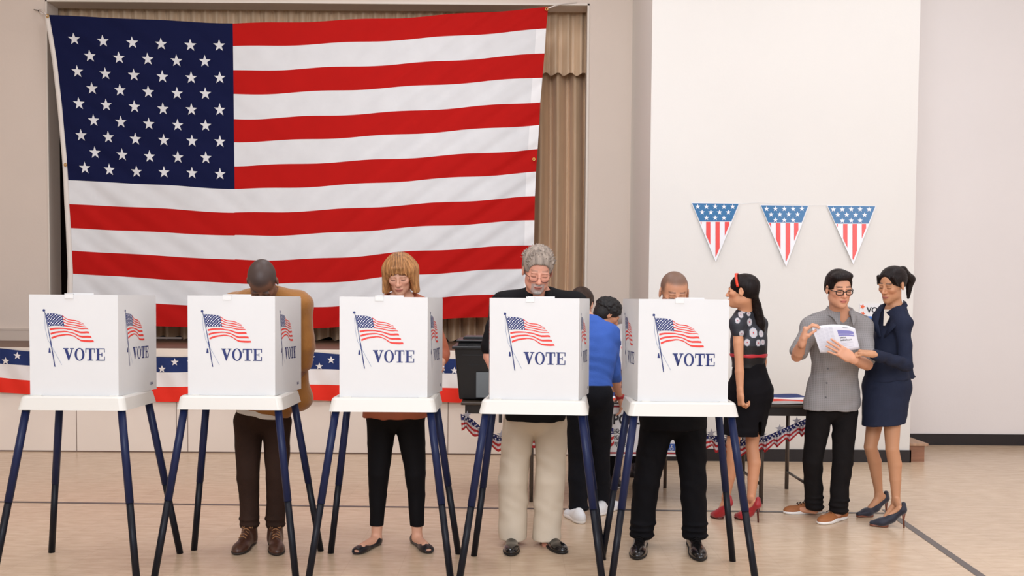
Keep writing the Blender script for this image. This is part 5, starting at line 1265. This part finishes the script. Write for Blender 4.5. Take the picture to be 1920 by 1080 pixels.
# brown foot piece under the bin
# polling place sign
sg = thing('polling_sign', 'white multilingual POLLING PLACE sign hung from the table front', 'sign')
pwh = mat('sign_white', (232, 231, 231), .5); YG = YT0-.012
a = P(1137, 757, YG); c_ = P(1290, 856, YG)
m = MB(); m.box((a.x, YG, c_.z), (c_.x, YG+.006, a.z)); m.build('panel', pwh, sg)
m = MB(); sr = mat('sign_red', (160, 32, 44), .5)
for py in (762, 849): q = P(1137, py, YG); m.box((a.x+.01, YG-.0015, q.z-.006), (c_.x-.01, YG, q.z+.006))
m.build('border_line', sr, sg)
pk = mat('print_black', (40, 38, 44), .6)
def put_text(txt, px, py, hpx, Y, mt, par, bold=0, mul=1.0, name='lettering'):
    q = P(px, py, Y); h_ = hpx*Y/FPX; vs, fs = text_mb(txt, 1, bold); ys_ = [v.y for v in vs]; k = h_/max(1e-6, max(ys_)-min(0, min(ys_)))
    m = MB(); m.add([(q.x+v.x*k*mul, Y-.0022, q.z+v.y*k) for v in vs], fs); return m.build(name, mt, par)
put_text('POLLING PLACE', 1149, 795, 20, YG, pk, sg, .03, .82)
for t_, y in (('投票站', 812), ('投票所', 824), ('투표소', 837)): put_text(t_, 1150, y, 9.5, YG, pk, sg, .01, 1.25)
m = MB(); a = P(1253, 832, YG); m.box((a.x, YG-.002, a.z-.05), (a.x+.05, YG, a.z)); m.build('blue_symbol', mat('sign_blue', (44, 84, 160), .5), sg)
q = Vector((a.x+.025, YG-.0035, a.z-.012)); m = MB(); m.tube([q+Vector((.003*math.cos(t), 0, .003*math.sin(t))) for t in [k*.785 for k in range(8)]], .002, 6, closed=True); m.tube([q+Vector((0, 0, -.005)), q+Vector((0, 0, -.018)), q+Vector((.009, 0, -.018)), q+Vector((.013, 0, -.030))], .002, 6); m.tube([q+Vector((-.002+.011*math.cos(t), 0, -.024+.011*math.sin(t))) for t in [2.2+k*.4 for k in range(10)]], .0015, 6); m.build('wheelchair_mark', pwh, sg)
# wall sign
vg = thing('vote_sign', 'white VOTE sign with orange stars on the wall between man and navy suited woman', 'sign'); YV = YB-.008
a = P(1612, 569, YV); c_ = P(1672, 640, YV); m = MB(); m.box((a.x, YV, c_.z), (c_.x, YV+.006, a.z)); m.build('panel', pwh, vg)
put_text('VOTE', 1625, 586, 11, YV, pk, vg, .03, 1.0)
m = MB()
f = lambda x, z: Vector((x, YV-.002, z))
for px, py, r in ((1617, 575, .026), (1618, 588, .022), (1619, 600, .026), (1617, 613, .022)): q = P(px, py, YV); star_add(m, f, q.x, q.z, r, 0, .3, .5)
m.build('orange_star', mat('sign_orange', (232, 104, 66), .5), vg)
m = MB(); a = P(1624, 593, YV); c_ = P(1668, 622, YV); m.box((a.x, YV-.002, c_.z), (c_.x, YV, a.z)); m.build('blue_panel', mat('sign_blue2', (54, 110, 186), .5), vg)
m = MB(); q = P(1631, 598, YV); 
m.tube([q+Vector((0, -.004, 0)), q+Vector((.006, -.004, -.03)), q+Vector((.03, -.004, -.045)), q+Vector((.09, -.004, -.045))], .009, 8); m.build('white_arrow', pwh, vg, smooth=True)
# garlands: pleated star band with striped points
gb = clothmat('garland_navy', (50, 52, 104)); gw = clothmat('garland_white', (222, 214, 212)); gr_ = clothmat('garland_red', (186, 56, 58)); gs = mat('garland_silver', (168, 164, 172), .4, metal=.3)
def garland(path, label, Y, hpx=26, seed=0):
    rnd = random.Random(seed); m = MB(); pts = []
    xs = [p[0] for p in path]; n_ = int((xs[-1]-xs[0])/2.2)
    def base(px): return cr_interp(xs, [p[1] for p in path], px)
    def g(px, s_):
        fan = (px-xs[0]) % 23/23.; ln_ = hpx*(.62+.38*abs(2*fan-1)) if True else hpx
        yv = base(px)+s_*ln_; sk = 2.5*math.sin(px*.27)*s_
        return P(px+sk, yv, Y-.012*math.sin(px*.9)-.02*s_*math.sin((px-xs[0])/23*2*PI))
    cl = [xs[0]+(xs[-1]-xs[0])*i/n_ for i in range(n_+1)]; rows = [0, .18, .36, .52, .68, .84, 1.0]
    m.add([g(px, s_) for s_ in rows for px in cl], [])
    for j in range(6):
        for i in range(n_): m.f.append((j*(n_+1)+i, (j+1)*(n_+1)+i, (j+1)*(n_+1)+i+1, j*(n_+1)+i+1)); m.m.append((0, 0, 1, 2, 1, 2)[j])
    px = xs[0]+4; k = 0
    while px < xs[-1]-3:
        for s_ in (.09, .25):
            q = g(px+(3 if s_ > .2 else 0), s_)+Vector((0, -.014, 0)); star_add(m, lambda x, z, q=q: Vector((x, q.y, z)), q.x, q.z, .008, 1)
        px += 6.5
    root = m.build('garland', [gb, gw, gr_], None, solid=.002); tag(root, label, 'garland', 'starred garlands hung along the folding table')
    px = xs[0]+12
    while px < xs[-1]:
        m = MB(); q = P(px, base(px)-3, Y-.02); star_add(m, lambda x, z, q=q: Vector((x+ (z-q.z)*.15, q.y+.004, z)), q.x, q.z, .034, 0, -.1, .38); m.build('silver_star', gs, root, solid=.003); px += 32
    return root
garland([(864, 776), (885, 786), (905, 803), (930, 815), (965, 820), (1000, 810), (1030, 790)], 'starred garland swag hanging below the ballot bin', YT0-.03, 32, 1)
garland([(1139, 795), (1143, 800), (1150, 803)], 'short starred garland end beside the multilingual sign', YT0-.04, 44, 2)
garland([(1322, 812), (1345, 818), (1375, 824), (1410, 824), (1440, 816), (1470, 803), (1500, 790), (1515, 784)], 'starred garland swag under the table beside the checked shirt man', YT0-.03, 32, 3)
